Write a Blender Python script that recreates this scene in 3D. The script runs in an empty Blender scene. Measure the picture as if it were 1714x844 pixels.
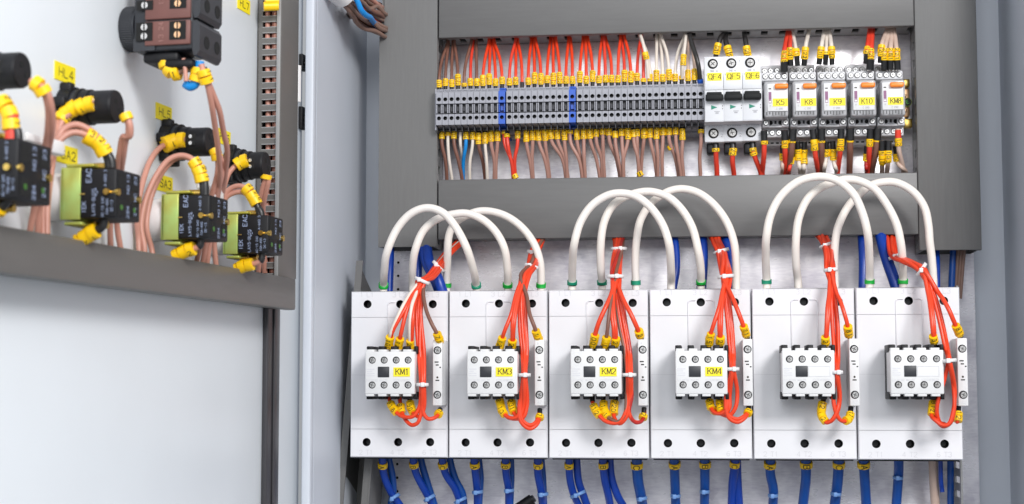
import bpy, bmesh, math, random
from mathutils import Vector, Matrix
random.seed(7)
scene = bpy.context.scene
COL = scene.collection
# ------------------------------------------------------------------ camera
F_PX, CX, CY = 2700.0, 857.0, 422.0            # focal length and centre in photo pixels
YAW, PITCH, ROLL = math.radians(-6.693), math.radians(4.640), math.radians(-0.048)
DIST = 1.485                                    # camera to mounting plate, metres
CAM = Vector((0, -DIST, 0))
fwd = Vector((math.sin(YAW) * math.cos(PITCH), math.cos(YAW) * math.cos(PITCH), math.sin(PITCH)))
r0 = Vector((math.cos(YAW), -math.sin(YAW), 0)); u0 = r0.cross(fwd)
rgt = r0 * math.cos(ROLL) + u0 * math.sin(ROLL)
upv = u0 * math.cos(ROLL) - r0 * math.sin(ROLL)
cam = bpy.data.cameras.new('camera'); camo = bpy.data.objects.new('camera', cam); COL.objects.link(camo)
cam.sensor_width = 36; cam.lens = F_PX / 1714 * 36; cam.clip_start = 0.02; cam.clip_end = 50
camo.matrix_world = Matrix(((rgt.x, upv.x, -fwd.x, CAM.x), (rgt.y, upv.y, -fwd.y, CAM.y), (rgt.z, upv.z, -fwd.z, CAM.z), (0, 0, 0, 1)))
cam.dof.use_dof = True; cam.dof.focus_distance = 1.39; cam.dof.aperture_fstop = 14
scene.camera = camo
# ------------------------------------------------------------------ light
world = bpy.data.worlds.new('World'); scene.world = world; world.use_nodes = True
bg = world.node_tree.nodes['Background']
wn = world.node_tree.nodes; wl = world.node_tree.links      # a plain room: brighter to the right and above, darker to the left behind the door
wtc = wn.new('ShaderNodeTexCoord'); wsp = wn.new('ShaderNodeSeparateXYZ'); wl.new(wtc.outputs['Generated'], wsp.inputs[0])
wma = wn.new('ShaderNodeMath'); wma.operation = 'MULTIPLY_ADD'; wl.new(wsp.outputs['Z'], wma.inputs[0]); wma.inputs[1].default_value = 0.35; wma.inputs[2].default_value = 0.5
wmb = wn.new('ShaderNodeMath'); wmb.operation = 'MULTIPLY_ADD'; wl.new(wsp.outputs['X'], wmb.inputs[0]); wmb.inputs[1].default_value = 0.38; wl.new(wma.outputs[0], wmb.inputs[2])
wrp = wn.new('ShaderNodeValToRGB'); wrp.color_ramp.elements[0].color = (0.16, 0.18, 0.21, 1); wrp.color_ramp.elements[1].color = (0.94, 0.97, 1.0, 1)
wl.new(wmb.outputs[0], wrp.inputs[0]); wl.new(wrp.outputs[0], bg.inputs[0]); bg.inputs[1].default_value = 0.78
def area(name, loc, target, size, power, col=(1, 1, 1)):
    l = bpy.data.lights.new(name, 'AREA'); l.size = size; l.energy = power; l.color = col
    o = bpy.data.objects.new(name, l); COL.objects.link(o); o.location = loc
    o.rotation_euler = (Vector(target) - Vector(loc)).to_track_quat('-Z', 'Y').to_euler()
area('key_softbox', (1.15, -2.4, 1.25), (-0.1, 0, 0.1), 0.75, 62, (1, 0.985, 0.975))
area('fill_softbox', (-0.1, -2.6, 0.9), (-0.1, 0, 0.15), 1.0, 19, (0.96, 0.98, 1))
scene.view_settings.view_transform = 'Standard'; scene.view_settings.look = 'None'
scene.view_settings.exposure = -0.07; scene.view_settings.gamma = 1.0

# ------------------------------------------------------------------ frames: local (x, z, d), d = distance out of the plane
class Frame:
    def __init__(s, o, X, N): s.o, s.X, s.N = Vector(o), Vector(X), Vector(N)
    def w(s, p): return s.o + s.X * p[0] + Vector((0, 0, p[1])) + s.N * p[2]
    def at(s, px, py, d):
        ray = rgt * ((px - CX) / F_PX) + upv * ((CY - py) / F_PX) + fwd
        t = (d - s.N.dot(CAM - s.o)) / s.N.dot(ray)
        q = CAM + ray * t - s.o
        return (s.X.dot(q), q.z, d)
    def rect(s, a, b, c, e, d):
        my, mx = (b + e) / 2, (a + c) / 2
        return s.at(a, my, d)[0], s.at(c, my, d)[0], s.at(mx, e, d)[1], s.at(mx, b, d)[1]
PL = Frame((0, 0, 0), (1, 0, 0), (0, -1, 0))
FRONT = 0.187                                   # cabinet depth in front of the plate
h0 = PL.w(PL.at(492, 600, FRONT)); h0.z = 0
DA = math.radians(5.68)
DR = Frame(h0, (math.sin(DA), math.cos(DA), 0), (math.cos(DA), -math.sin(DA), 0))
def Z(ox, oy, s): return lambda x, y: (ox + x / s, oy + y / s)

# ------------------------------------------------------------------ materials
MATS = {}
def mat(name, col, rough=0.5, metal=0.0, var=0.0, vscale=40, stretch=(1, 1, 1), bump=0.0, bscale=400, spec=0.5, alpha=1.0, var2=None, coat=0):
    if name in MATS: return MATS[name]
    m = bpy.data.materials.new(name); m.use_nodes = True; nt = m.node_tree; b = nt.nodes['Principled BSDF']
    b.inputs['Base Color'].default_value = (*col, 1); b.inputs['Roughness'].default_value = rough
    b.inputs['Metallic'].default_value = metal; b.inputs['Specular IOR Level'].default_value = spec
    b.inputs['Alpha'].default_value = alpha; b.inputs['Coat Weight'].default_value = coat
    tc = nt.nodes.new('ShaderNodeTexCoord'); mp = nt.nodes.new('ShaderNodeMapping')
    mp.inputs['Scale'].default_value = stretch; nt.links.new(tc.outputs['Object'], mp.inputs[0])
    if var:
        n = nt.nodes.new('ShaderNodeTexNoise'); n.inputs['Scale'].default_value = vscale; n.inputs['Detail'].default_value = 6
        nt.links.new(mp.outputs[0], n.inputs[0])
        r = nt.nodes.new('ShaderNodeValToRGB'); r.color_ramp.elements[0].position = 0.3; r.color_ramp.elements[1].position = 0.7
        r.color_ramp.elements[0].color = (*[c * (1 - var) for c in col], 1)
        r.color_ramp.elements[1].color = (*[min(1, c * (1 + var)) for c in (var2 or col)], 1)
        nt.links.new(n.outputs[0], r.inputs[0]); nt.links.new(r.outputs[0], b.inputs['Base Color'])
        mr = nt.nodes.new('ShaderNodeMapRange'); mr.inputs[3].default_value = max(0.05, rough - 0.08); mr.inputs[4].default_value = rough + 0.08
        nt.links.new(n.outputs[0], mr.inputs[0]); nt.links.new(mr.outputs[0], b.inputs['Roughness'])
    if bump:
        n2 = nt.nodes.new('ShaderNodeTexNoise'); n2.inputs['Scale'].default_value = bscale; n2.inputs['Detail'].default_value = 3
        nt.links.new(mp.outputs[0], n2.inputs[0])
        bp = nt.nodes.new('ShaderNodeBump'); bp.inputs['Strength'].default_value = bump; bp.inputs['Distance'].default_value = 0.0006
        nt.links.new(n2.outputs[0], bp.inputs['Height']); nt.links.new(bp.outputs[0], b.inputs['Normal'])
    MATS[name] = m; return m
white = mat('white_plastic', (0.76, 0.76, 0.79), 0.38, var=0.03, vscale=25)
white2 = mat('white_cover_plastic', (0.73, 0.73, 0.735), 0.4, var=0.03, vscale=30)
mcbw = mat('breaker_plastic', (0.70, 0.71, 0.74), 0.42, var=0.03, vscale=60)
black = mat('black_plastic', (0.009, 0.009, 0.011), 0.5, spec=0.28, var=0.3, vscale=90)
hole_m = mat('hole_black', (0.004, 0.004, 0.004), 0.8)
ferr = mat('ferrule_black', (0.013, 0.013, 0.014), 0.35, var=0.3, vscale=200)
tgrey = mat('terminal_grey', (0.32, 0.325, 0.365), 0.48, var=0.06, vscale=120)
tdark = mat('terminal_dark', (0.035, 0.036, 0.042), 0.5)
tblue = mat('terminal_blue', (0.01, 0.09, 0.50), 0.4, var=0.08, vscale=100)
rgrey = mat('relay_grey', (0.68, 0.68, 0.70), 0.45, var=0.06, vscale=90)
rclear = mat('relay_smoky_case', (0.44, 0.44, 0.455), 0.16, var=0.22, vscale=130, spec=0.7)
duct = mat('duct_grey', (0.132, 0.130, 0.128), 0.42, var=0.05, vscale=60, stretch=(8, 8, 0.6), bump=0.08, bscale=300)
ducth = mat('duct_grey_horizontal', (0.130, 0.128, 0.127), 0.42, var=0.05, vscale=60, stretch=(0.6, 8, 8), bump=0.08, bscale=300)
ductp = mat('duct_pale_inside', (0.30, 0.30, 0.30), 0.45, var=0.05, vscale=60)
dductm = mat('door_duct_grey', (0.128, 0.122, 0.116), 0.4, var=0.05, vscale=50, stretch=(1, 1, 6), bump=0.08, bscale=300)
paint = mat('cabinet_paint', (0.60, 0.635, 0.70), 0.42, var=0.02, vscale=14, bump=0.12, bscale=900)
paint_lit = mat('cabinet_paint_lit', (0.79, 0.83, 0.87), 0.35, var=0.015, vscale=12, bump=0.10, bscale=800)  # same paint as the shell, lightened: light on the door put into the colour
gasket = mat('gasket_rubber', (0.042, 0.040, 0.045), 0.35, var=0.15, vscale=80, stretch=(1, 1, 0.3))
steel = mat('screw_steel', (0.62, 0.61, 0.60), 0.25, 1.0, var=0.2, vscale=500)
galv = mat('galvanized_light', (0.6, 0.6, 0.62), 0.3, 0.9, var=0.15, vscale=80)
steeld = mat('screw_steel_dark', (0.22, 0.215, 0.21), 0.3, 1.0, var=0.35, vscale=600)
steelm = mat('screw_steel_mid', (0.48, 0.475, 0.47), 0.3, 1.0, var=0.35, vscale=600)
leverm = mat('lever_black', (0.010, 0.011, 0.012), 0.65, spec=0.3)
slotm = mat('screw_slot_dark', (0.035, 0.033, 0.032), 0.5)
brass = mat('brass', (0.75, 0.52, 0.14), 0.3, 1.0, var=0.15, vscale=200)
copper = mat('copper_clamp', (0.85, 0.52, 0.30), 0.3, 1.0, var=0.15, vscale=100)
zinc = mat('yellow_zinc', (0.60, 0.48, 0.045), 0.35, 0.35, var=0.25, vscale=40, var2=(0.34, 0.50, 0.16))
yel = mat('marker_yellow', (0.96, 0.58, 0.004), 0.4, var=0.08, vscale=200)
sty = mat('sticker_yellow', (0.93, 0.76, 0.012), 0.5, var=0.02, vscale=30)
ink = mat('ink_black', (0.012, 0.012, 0.012), 0.6)
inkn = mat('ink_brown_black', (0.03, 0.022, 0.012), 0.6)
emb = mat('embossed_grey', (0.64, 0.64, 0.67), 0.5)
faint = mat('faint_print', (0.40, 0.40, 0.43), 0.6)
bluish = mat('pale_blue_print', (0.30, 0.36, 0.52), 0.6)
green = mat('green_ring', (0.01, 0.42, 0.05), 0.4, var=0.1, vscale=100)
teal = mat('teal_ring', (0.01, 0.28, 0.16), 0.4, var=0.1, vscale=100)
trig = mat('print_green', (0.0, 0.22, 0.14), 0.5)
orange = mat('orange_lever', (0.95, 0.24, 0.02), 0.35)
mauve = mat('mauve_print', (0.25, 0.10, 0.20), 0.5)
tiew = mat('tie_nylon', (0.80, 0.78, 0.78), 0.35)
maroon = mat('maroon_plastic', (0.16, 0.065, 0.055), 0.45, var=0.08, vscale=60)
charc = mat('charcoal_plastic', (0.022, 0.024, 0.030), 0.42, var=0.15, vscale=60)
WC = {
 'red': mat('wire_red', (0.74, 0.055, 0.028), 0.33, var=0.08, vscale=60),
 'orange': mat('wire_orange_red', (0.78, 0.055, 0.014), 0.33, var=0.06, vscale=60),
 'dark red': mat('wire_dark_red', (0.45, 0.02, 0.015), 0.33, var=0.08, vscale=60),
 'brown': mat('wire_brown', (0.20, 0.088, 0.062), 0.42, var=0.1, vscale=60),
 'pale brown': mat('wire_pale_brown', (0.42, 0.225, 0.18), 0.42, var=0.08, vscale=60),
 'door brown': mat('wire_door_brown', (0.52, 0.245, 0.185), 0.42, var=0.08, vscale=60),
 'white': mat('wire_white', (0.76, 0.68, 0.60), 0.38, var=0.06, vscale=40),
 'cream': mat('wire_cream', (0.86, 0.81, 0.77), 0.34, var=0.04, vscale=18, var2=(0.86, 0.80, 0.72)),
 'pale pink': mat('wire_pale_pink', (0.62, 0.46, 0.38), 0.4, var=0.06, vscale=60),
 'blue': mat('wire_blue', (0.002, 0.042, 0.33), 0.34, var=0.1, vscale=60),
 'teal blue': mat('wire_teal_blue', (0.002, 0.062, 0.30), 0.36, var=0.12, vscale=60),
 'sky blue': mat('wire_sky_blue', (0.005, 0.25, 0.68), 0.36, var=0.1, vscale=60),
 'black': mat('wire_black', (0.02, 0.018, 0.018), 0.35, var=0.2, vscale=100),
 'grey brown': mat('wire_grey_brown', (0.225, 0.135, 0.105), 0.45, var=0.12, vscale=60),
}
def make_plate_mat():
    m = bpy.data.materials.new('galvanized_plate'); m.use_nodes = True; nt = m.node_tree; b = nt.nodes['Principled BSDF']
    L = nt.links.new; N = nt.nodes.new
    tc = N('ShaderNodeTexCoord'); mp = N('ShaderNodeMapping'); mp.inputs['Scale'].default_value = (0.35, 1, 1.6); L(tc.outputs['Object'], mp.inputs[0])
    n1 = N('ShaderNodeTexNoise'); n1.inputs['Scale'].default_value = 15; n1.inputs['Detail'].default_value = 4; n1.inputs['Roughness'].default_value = 0.65; L(tc.outputs['Object'], n1.inputs[0])
    n2 = N('ShaderNodeTexNoise'); n2.inputs['Scale'].default_value = 420; n2.inputs['Detail'].default_value = 4; L(mp.outputs[0], n2.inputs[0])
    v = N('ShaderNodeTexVoronoi'); v.inputs['Scale'].default_value = 75; L(tc.outputs['Object'], v.inputs['Vector'])
    ad = N('ShaderNodeMath'); ad.operation = 'MULTIPLY_ADD'; L(n2.outputs[0], ad.inputs[0]); ad.inputs[1].default_value = 0.24; L(n1.outputs[0], ad.inputs[2])
    ad2 = N('ShaderNodeMath'); ad2.operation = 'MULTIPLY_ADD'; L(v.outputs['Color'], ad2.inputs[0]); ad2.inputs[1].default_value = 0.08; L(ad.outputs[0], ad2.inputs[2])
    r = N('ShaderNodeValToRGB'); r.color_ramp.elements[0].position = 0.46; r.color_ramp.elements[1].position = 0.74
    r.color_ramp.elements[0].color = (0.60, 0.57, 0.64, 1); r.color_ramp.elements[1].color = (1.0, 0.97, 1.0, 1)
    L(ad2.outputs[0], r.inputs[0]); L(r.outputs[0], b.inputs['Base Color'])
    mr = N('ShaderNodeMapRange'); mr.inputs[1].default_value = 0.4; mr.inputs[2].default_value = 0.8; mr.inputs[3].default_value = 0.42; mr.inputs[4].default_value = 0.26
    L(ad2.outputs[0], mr.inputs[0]); L(mr.outputs[0], b.inputs['Roughness']); b.inputs['Metallic'].default_value = 0.22
    bp = N('ShaderNodeBump'); bp.inputs['Strength'].default_value = 0.08; bp.inputs['Distance'].default_value = 0.0006
    L(ad2.outputs[0], bp.inputs['Height']); L(bp.outputs[0], b.inputs['Normal'])
    return m
plate_m = make_plate_mat()

# ------------------------------------------------------------------ lettering: stroke glyphs on a 4 x 6 grid
G = {'0': "0,1.5 0,4.5 1,6 3,6 4,4.5 4,1.5 3,0 1,0 0,1.5", '1': "0.8,4.8 2,6 2,0", '2': "0,4.6 0.6,5.7 2,6 3.4,5.6 4,4.5 3.5,3.2 0,0 4,0",
 '3': "0,5.2 1,6 3,6 4,5 3.7,3.7 2.4,3.2 3.8,2.6 4,1.2 3,0 1,0 0,0.8", '4': "3,0 3,6 0,1.8 4,1.8",
 '5': "3.8,6 0.6,6 0.3,3.3 2,3.8 3.6,3.2 4,1.8 3.2,0.3 1.5,0 0,0.7", '6': "3.6,5.6 2,6 0.6,4.8 0,2.5 0.5,0.7 2,0 3.5,0.6 4,1.9 3.4,3.2 2,3.5 0.3,2.4",
 '7': "0,6 4,6 1.5,0", '8': "2,3.2 0.5,3.8 0.3,5 1.2,6 2.8,6 3.7,5 3.5,3.8 2,3.2 0.2,2.4 0,1 1,0 3,0 4,1 3.8,2.4 2,3.2",
 '9': "0.4,0.4 2,0 3.4,1.2 4,3.5 3.5,5.3 2,6 0.5,5.4 0,4.1 0.6,2.8 2,2.5 3.7,3.6", 'A': "0,0 2,6 4,0;0.8,2.2 3.2,2.2",
 'B': "0,0 0,6 3,6 3.8,5 3.6,3.6 2.8,3.2 0,3.2;2.8,3.2 4,2 3.8,0.7 3,0 0,0", 'C': "4,4.8 3,6 1,6 0,4.5 0,1.5 1,0 3,0 4,1.2",
 'D': "0,0 0,6 2.4,6 4,4.4 4,1.6 2.4,0 0,0", 'E': "4,6 0,6 0,0 4,0;0,3.1 3.2,3.1", 'F': "4,6 0,6 0,0;0,3.1 3.2,3.1",
 'G': "4,4.8 3,6 1,6 0,4.5 0,1.5 1,0 3,0 4,1.2 4,2.8 2.4,2.8", 'H': "0,0 0,6;4,0 4,6;0,3 4,3", 'I': "2,0 2,6", 'K': "0,0 0,6;4,6 0,2.4;1.4,3.5 4,0",
 'L': "0,6 0,0 3.6,0", 'M': "0,0 0.3,6 2.2,0.5 4.2,6 4.5,0", 'N': "0,0 0,6 4,0 4,6", 'O': "0,1.5 0,4.5 1,6 3,6 4,4.5 4,1.5 3,0 1,0 0,1.5",
 'P': "0,0 0,6 3,6 4,5 4,4 3,3 0,3", 'Q': "0,1.5 0,4.5 1,6 3,6 4,4.5 4,1.5 3,0 1,0 0,1.5;2.4,1.4 4.3,-1", 'R': "0,0 0,6 3,6 4,5 4,4 3,3 0,3;2,3 4,0",
 'S': "4,5 3,6 1,6 0,5 0.3,3.6 3.6,2.5 4,1.2 3,0 1,0 0,1", 'T': "0,6 4,6;2,6 2,0", 'U': "0,6 0,1.2 1,0 3,0 4,1.2 4,6", 'W': "0,6 1,0 2,5 3,0 4,6",
 'X': "0,0 4,6;0,6 4,0", 'Y': "0,6 2,3 4,6;2,3 2,0", '-': "0.5,3 3.5,3", '.': "1.8,0 2.2,0.3", ' ': ""}

class MB:
    def __init__(s, fr=PL): s.fr, s.v, s.f, s.mi, s.mats, s.sm = fr, [], [], [], [], []
    def m(s, material):
        if material not in s.mats: s.mats.append(material)
        return s.mats.index(material)
    def add(s, verts, faces, material, smooth=False):
        k = len(s.v); i = s.m(material); s.v += [tuple(p) for p in verts]
        for f in faces: s.f.append([k + q for q in f]); s.mi.append(i); s.sm.append(smooth)
        return s
    def box(s, x0, x1, z0, z1, d0, d1, material, b=0.0, seg=2):
        if x1 < x0: x0, x1 = x1, x0
        if z1 < z0: z0, z1 = z1, z0
        if d1 < d0: d0, d1 = d1, d0
        b = min(b, 0.45 * min(x1 - x0, z1 - z0, d1 - d0))
        if b <= 0:
            v = [(x, z, d) for d in (d0, d1) for z in (z0, z1) for x in (x0, x1)]
            return s.add(v, [(0, 2, 3, 1), (4, 5, 7, 6), (0, 1, 5, 4), (2, 6, 7, 3), (0, 4, 6, 2), (1, 3, 7, 5)], material)
        bm = bmesh.new(); bmesh.ops.create_cube(bm, size=1)
        for q in bm.verts: q.co = Vector(((x0 + x1) / 2 + q.co.x * (x1 - x0), (z0 + z1) / 2 + q.co.y * (z1 - z0), (d0 + d1) / 2 + q.co.z * (d1 - d0)))
        bmesh.ops.bevel(bm, geom=list(bm.edges), offset=b, segments=seg, affect='EDGES', profile=0.5)
        bm.verts.index_update(); vs = [tuple(q.co) for q in bm.verts]; fs = [[q.index for q in f.verts] for f in bm.faces]; bm.free()
        return s.add(vs, fs, material, True)
    def prism(s, poly, x0, x1, material):           # poly of (z, d), extruded along x
        n = len(poly); v = [(x0, z, d) for z, d in poly] + [(x1, z, d) for z, d in poly]
        f = [list(range(n)), list(range(2 * n - 1, n - 1, -1))] + [(i, (i + 1) % n, n + (i + 1) % n, n + i) for i in range(n)]
        return s.add(v, f, material)
    def slab(s, poly, d0, d1, material):             # poly of (x, z), extruded along d
        n = len(poly); v = [(x, z, d0) for x, z in poly] + [(x, z, d1) for x, z in poly]
        f = [list(range(n)), list(range(2 * n - 1, n - 1, -1))] + [(i, (i + 1) % n, n + (i + 1) % n, n + i) for i in range(n)]
        return s.add(v, f, material)
    def rod(s, p, q, r, material, n=16, r2=None, cap=True, smooth=True):
        p, q = Vector(p), Vector(q); t = (q - p).normalized(); a = t.orthogonal().normalized(); b = t.cross(a); r2 = r if r2 is None else r2
        v = [p + (a * math.cos(k * math.tau / n) + b * math.sin(k * math.tau / n)) * r for k in range(n)] + [q + (a * math.cos(k * math.tau / n) + b * math.sin(k * math.tau / n)) * r2 for k in range(n)]
        s.add(v, [(k, (k + 1) % n, n + (k + 1) % n, n + k) for k in range(n)], material, smooth)
        if cap: s.add(v[:n], [list(range(n))], material); s.add(v[n:], [list(range(n))], material)
        return s
    def tube(s, pts, r, material, n=10, cap=True):
        pts = [Vector(p) for p in pts]; m = len(pts); rr = r if callable(r) else (lambda t: r)
        T = [(pts[min(i + 1, m - 1)] - pts[max(i - 1, 0)]).normalized() for i in range(m)]
        a = T[0].orthogonal().normalized(); v = []
        for i in range(m):
            a = (a - T[i] * a.dot(T[i])).normalized(); b = T[i].cross(a); q = rr(i / (m - 1))
            v += [pts[i] + (a * math.cos(k * math.tau / n) + b * math.sin(k * math.tau / n)) * q for k in range(n)]
        f = [(i * n + k, i * n + (k + 1) % n, (i + 1) * n + (k + 1) % n, (i + 1) * n + k) for i in range(m - 1) for k in range(n)]
        s.add(v, f, material, True)
        if cap: s.add(v[:n], [list(range(n))], material); s.add(v[-n:], [list(range(n))], material)
        return s
    def cup(s, cx, cz, r, d, depth, material, n=16):  # inside of a round hole
        v = [(cx + r * math.cos(k * math.tau / n), cz + r * math.sin(k * math.tau / n), dd) for dd in (d, d - depth) for k in range(n)]
        s.add(v, [(k, (k + 1) % n, n + (k + 1) % n, n + k) for k in range(n)], material, True)
        return s.add(v[n:], [list(range(n))], material)
    def cell(s, x0, x1, z0, z1, cx, cz, r, d, material, n=16):   # rectangle with a round hole
        ang = sorted([k * math.tau / n for k in range(n)] + [math.atan2(z - cz, x - cx) % math.tau for x in (x0, x1) for z in (z0, z1)])
        inn, out = [], []
        for a in ang:
            c, q = math.cos(a), math.sin(a)
            t = min([(x1 - cx) / c if c > 1e-9 else (x0 - cx) / c if c < -1e-9 else 9e9, (z1 - cz) / q if q > 1e-9 else (z0 - cz) / q if q < -1e-9 else 9e9])
            inn.append((cx + r * c, cz + r * q, d)); out.append((cx + t * c, cz + t * q, d))
        k = len(ang)
        return s.add(inn + out, [(i, (i + 1) % k, k + (i + 1) % k, k + i) for i in range(k)], material)
    def text(s, txt, o, R, U, h, material, w=0.13, gap=1.6, serif=False, sx=1.0, center=True):
        R, U, o = Vector(R).normalized(), Vector(U).normalized(), Vector(o); Nn = R.cross(U); u = h / 6
        width = sum(4 if c != ' ' else 3 for c in txt) + gap * (len(txt) - 1); x = -width / 2 if center else 0; k = 0
        for c in txt:
            for st in filter(None, G.get(c, '').split(';')):
                pts = [tuple(map(float, q.split(','))) for q in st.split()]
                segs = [(pts[i], pts[i + 1], None) for i in range(len(pts) - 1)]
                if serif and c in 'KMF14ITHL':
                    for e, nb in ((pts[0], pts[1]), (pts[-1], pts[-2])):
                        if (abs(e[1]) < .05 or abs(e[1] - 6) < .05) and abs(e[1] - nb[1]) > 1: segs.append(((e[0] - 1.0, e[1]), (e[0] + 1.0, e[1]), .06))
                for a, b, ww in segs:
                    dx, dz = b[0] - a[0], b[1] - a[1]; l = math.hypot(dx, dz) or 1
                    hw = h * (ww or (w * (0.55 + 0.45 * abs(dz) / l) if serif else w)) / 2; ex = hw * 0.5
                    tx, tz = dx / l, dz / l; q = []
                    for (px, pz), e in ((a, -1), (b, 1)):
                        for sd in (1, -1) if e < 0 else (-1, 1):
                            X = (x + px) * u * sx + tx * ex * e - tz * hw * sd; Y = (pz - 3) * u + tz * ex * e + tx * hw * sd
                            q.append(o + R * X + U * Y + Nn * (k * 4e-6))
                    k += 1; s.add(q, [(0, 1, 2, 3)], material)
            x += (4 if c != ' ' else 3) + gap
        return s
    def build(s, name, parent=None, base=None):
        W = [s.fr.w(p) for p in s.v]
        if parent is not None: off = ORI[parent]
        elif base is not None: off = s.fr.w(base)
        else:
            mn = [min(w[i] for w in W) for i in range(3)]; mx = [max(w[i] for w in W) for i in range(3)]
            off = Vector(((mn[0] + mx[0]) / 2, (mn[1] + mx[1]) / 2, mn[2]))
        me = bpy.data.meshes.new(name); me.from_pydata([w - off for w in W], [], s.f)
        for q in s.mats: me.materials.append(q)
        me.polygons.foreach_set('material_index', s.mi); me.polygons.foreach_set('use_smooth', s.sm)
        bm = bmesh.new(); bm.from_mesh(me); bmesh.ops.recalc_face_normals(bm, faces=bm.faces); bm.to_mesh(me); bm.free()
        o = bpy.data.objects.new(name, me); COL.objects.link(o)
        if parent is not None: o.parent = parent
        else: o.location = off
        ORI[o] = off.copy(); return o
ORI = {}
def thing(name, label, cat, p, fr=PL, group=None):
    o = bpy.data.objects.new(name, None); o.empty_display_size = 0.01; COL.objects.link(o); o.location = fr.w(p); ORI[o] = fr.w(p)
    return tag(o, label, cat, group)
def tag(o, label, cat, group=None, kind=None):
    o['label'] = label; o['category'] = cat
    if group: o['group'] = group
    if kind: o['kind'] = kind
    return o
def dup_part(o, delta):
    c = o.copy(); COL.objects.link(c); c.location = Vector(o.location) + Vector(delta); ORI[c] = ORI[o] + Vector(delta); return c
def dup(root, delta, label):
    r = root.copy(); COL.objects.link(r); r.location = Vector(root.location) + Vector(delta); r['label'] = label; ORI[r] = ORI[root] + Vector(delta)
    for ch in list(root.children):
        c = ch.copy(); COL.objects.link(c); c.parent = r; ORI[c] = ORI[r]
        for g in list(ch.children):
            d = g.copy(); COL.objects.link(d); d.parent = c; ORI[d] = ORI[r]
    return r
NUM = ['zeroth', 'first', 'second', 'third', 'fourth', 'fifth', 'sixth', 'seventh', 'eighth', 'ninth', 'tenth', 'eleventh', 'twelfth', 'thirteenth', 'fourteenth', 'fifteenth', 'sixteenth', 'seventeenth', 'eighteenth', 'nineteenth', 'twentieth']
def nth(n):
    if n <= 20: return NUM[n]
    if n == 30: return 'thirtieth'
    if n == 40: return 'fortieth'
    return {2: 'twenty', 3: 'thirty', 4: 'forty'}[n // 10] + ' ' + NUM[n % 10]

# ------------------------------------------------------------------ wires
def smooth_path(P, step=6):
    P = [Vector(p) for p in P]; out = []
    if len(P) == 2: return [P[0].lerp(P[1], i / step) for i in range(step + 1)]
    Q = [P[0] * 2 - P[1]] + P + [P[-1] * 2 - P[-2]]
    for i in range(1, len(Q) - 2):
        a, b, c, d = Q[i - 1:i + 3]
        ta = 0.0; tb = ta + max(1e-6, (b - a).length) ** .5; tc = tb + max(1e-6, (c - b).length) ** .5; td = tc + max(1e-6, (d - c).length) ** .5
        for k in range(step):
            t = tb + (tc - tb) * k / step
            A1 = a * ((tb - t) / (tb - ta)) + b * ((t - ta) / (tb - ta)); A2 = b * ((tc - t) / (tc - tb)) + c * ((t - tb) / (tc - tb)); A3 = c * ((td - t) / (td - tc)) + d * ((t - tc) / (td - tc))
            B1 = A1 * ((tc - t) / (tc - ta)) + A2 * ((t - ta) / (tc - ta)); B2 = A2 * ((td - t) / (td - tb)) + A3 * ((t - tb) / (td - tb))
            out.append(B1 * ((tc - t) / (tc - tb)) + B2 * ((t - tb) / (tc - tb)))
    out.append(P[-1]); return out
def arc_sub(pts, a, b):
    L = [0.0]
    for i in range(1, len(pts)): L.append(L[-1] + (pts[i] - pts[i - 1]).length)
    def pt(s):
        s = max(0, min(L[-1], s))
        for i in range(1, len(L)):
            if s <= L[i] + 1e-12: return pts[i - 1].lerp(pts[i], (s - L[i - 1]) / max(1e-9, L[i] - L[i - 1]))
        return pts[-1]
    if a < 0: a += L[-1]; 
    if b <= 0: b += L[-1]
    return [pt(a)] + [pts[i] for i in range(len(pts)) if a < L[i] < b] + [pt(b)], L[-1]
def wire(path, r, color, label, marks=(), ferr_end=None, ferr_start=None, fr=PL, cat='wire', group=None, name='wire', step=6, px=True, mr=None, ring=0.0034, rings=(), n=10):
    """path: (px, py, d) seen points; marks: (distance from the end in mm, text[, from_start])."""
    pts = smooth_path([fr.at(*p) for p in path] if px else path, step)
    mb = MB(fr).tube(pts, r, WC[color] if isinstance(color, str) else color, n=n); o = tag(mb.build(name), label, cat, group)
    rev = list(reversed(pts)); mr = mr or max(r * 1.5, 0.0026)
    for mk in marks:
        off, txt = max(0, mk[0]) / 1000, mk[1]; src = pts if (len(mk) > 2 and mk[2]) else rev
        k = MB(fr); a = off
        for ch in txt:
            seg, _ = arc_sub(src, a, a + ring * 0.94); p, q = seg[0], seg[-1]
            if (q - p).length < 1e-5: continue
            t = (q - p).normalized(); j = Vector((random.uniform(-1, 1), random.uniform(-1, 1), random.uniform(-.5, .5))) * mr * 0.06
            rr = mr * random.uniform(0.95, 1.06); p2, q2 = p + j, q + j
            k.rod(p2, q2, rr, yel, n=12); k.rod(p2 + t * ring * .08, q2 - t * ring * .08, rr * 1.035, yel, n=12)
            if ch != '_':
                cen = (p2 + q2) / 2; view = Vector((-0.25 if fr is DR else 0.0, 0, 1)); view = (view - t * view.dot(t))
                if view.length < 0.1: view = Vector((0, 1, 0)); view -= t * view.dot(t)
                view.normalize()
                Rr = t if t.z != 0 and t.y < 0 else -t
                if abs(t.y) < 0.3: Rr = t if t.x > 0 else -t
                Uu = view.cross(Rr)
                k.text(ch, cen + view * rr * 1.06, Rr, Uu, rr * (.98 if fr is PL else .72), ink, w=0.12, sx=0.95)
            a += ring
        k.build('marker_sleeve', o)
    for ln, src in ((ferr_end, rev), (ferr_start, pts)):
        if ln:
            seg, _ = arc_sub(src, 0, ln / 1000); MB(fr).tube(seg, max(r * 1.3, 0.0017), ferr, n=10).build('ferrule', o)
    for off, material in rings:
        seg, _ = arc_sub(rev if off >= 0 else pts, abs(off) / 1000, abs(off) / 1000 + 0.004); MB(fr).tube(seg, r * 1.28, material, n=14).build('ring', o)
    return o
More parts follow.
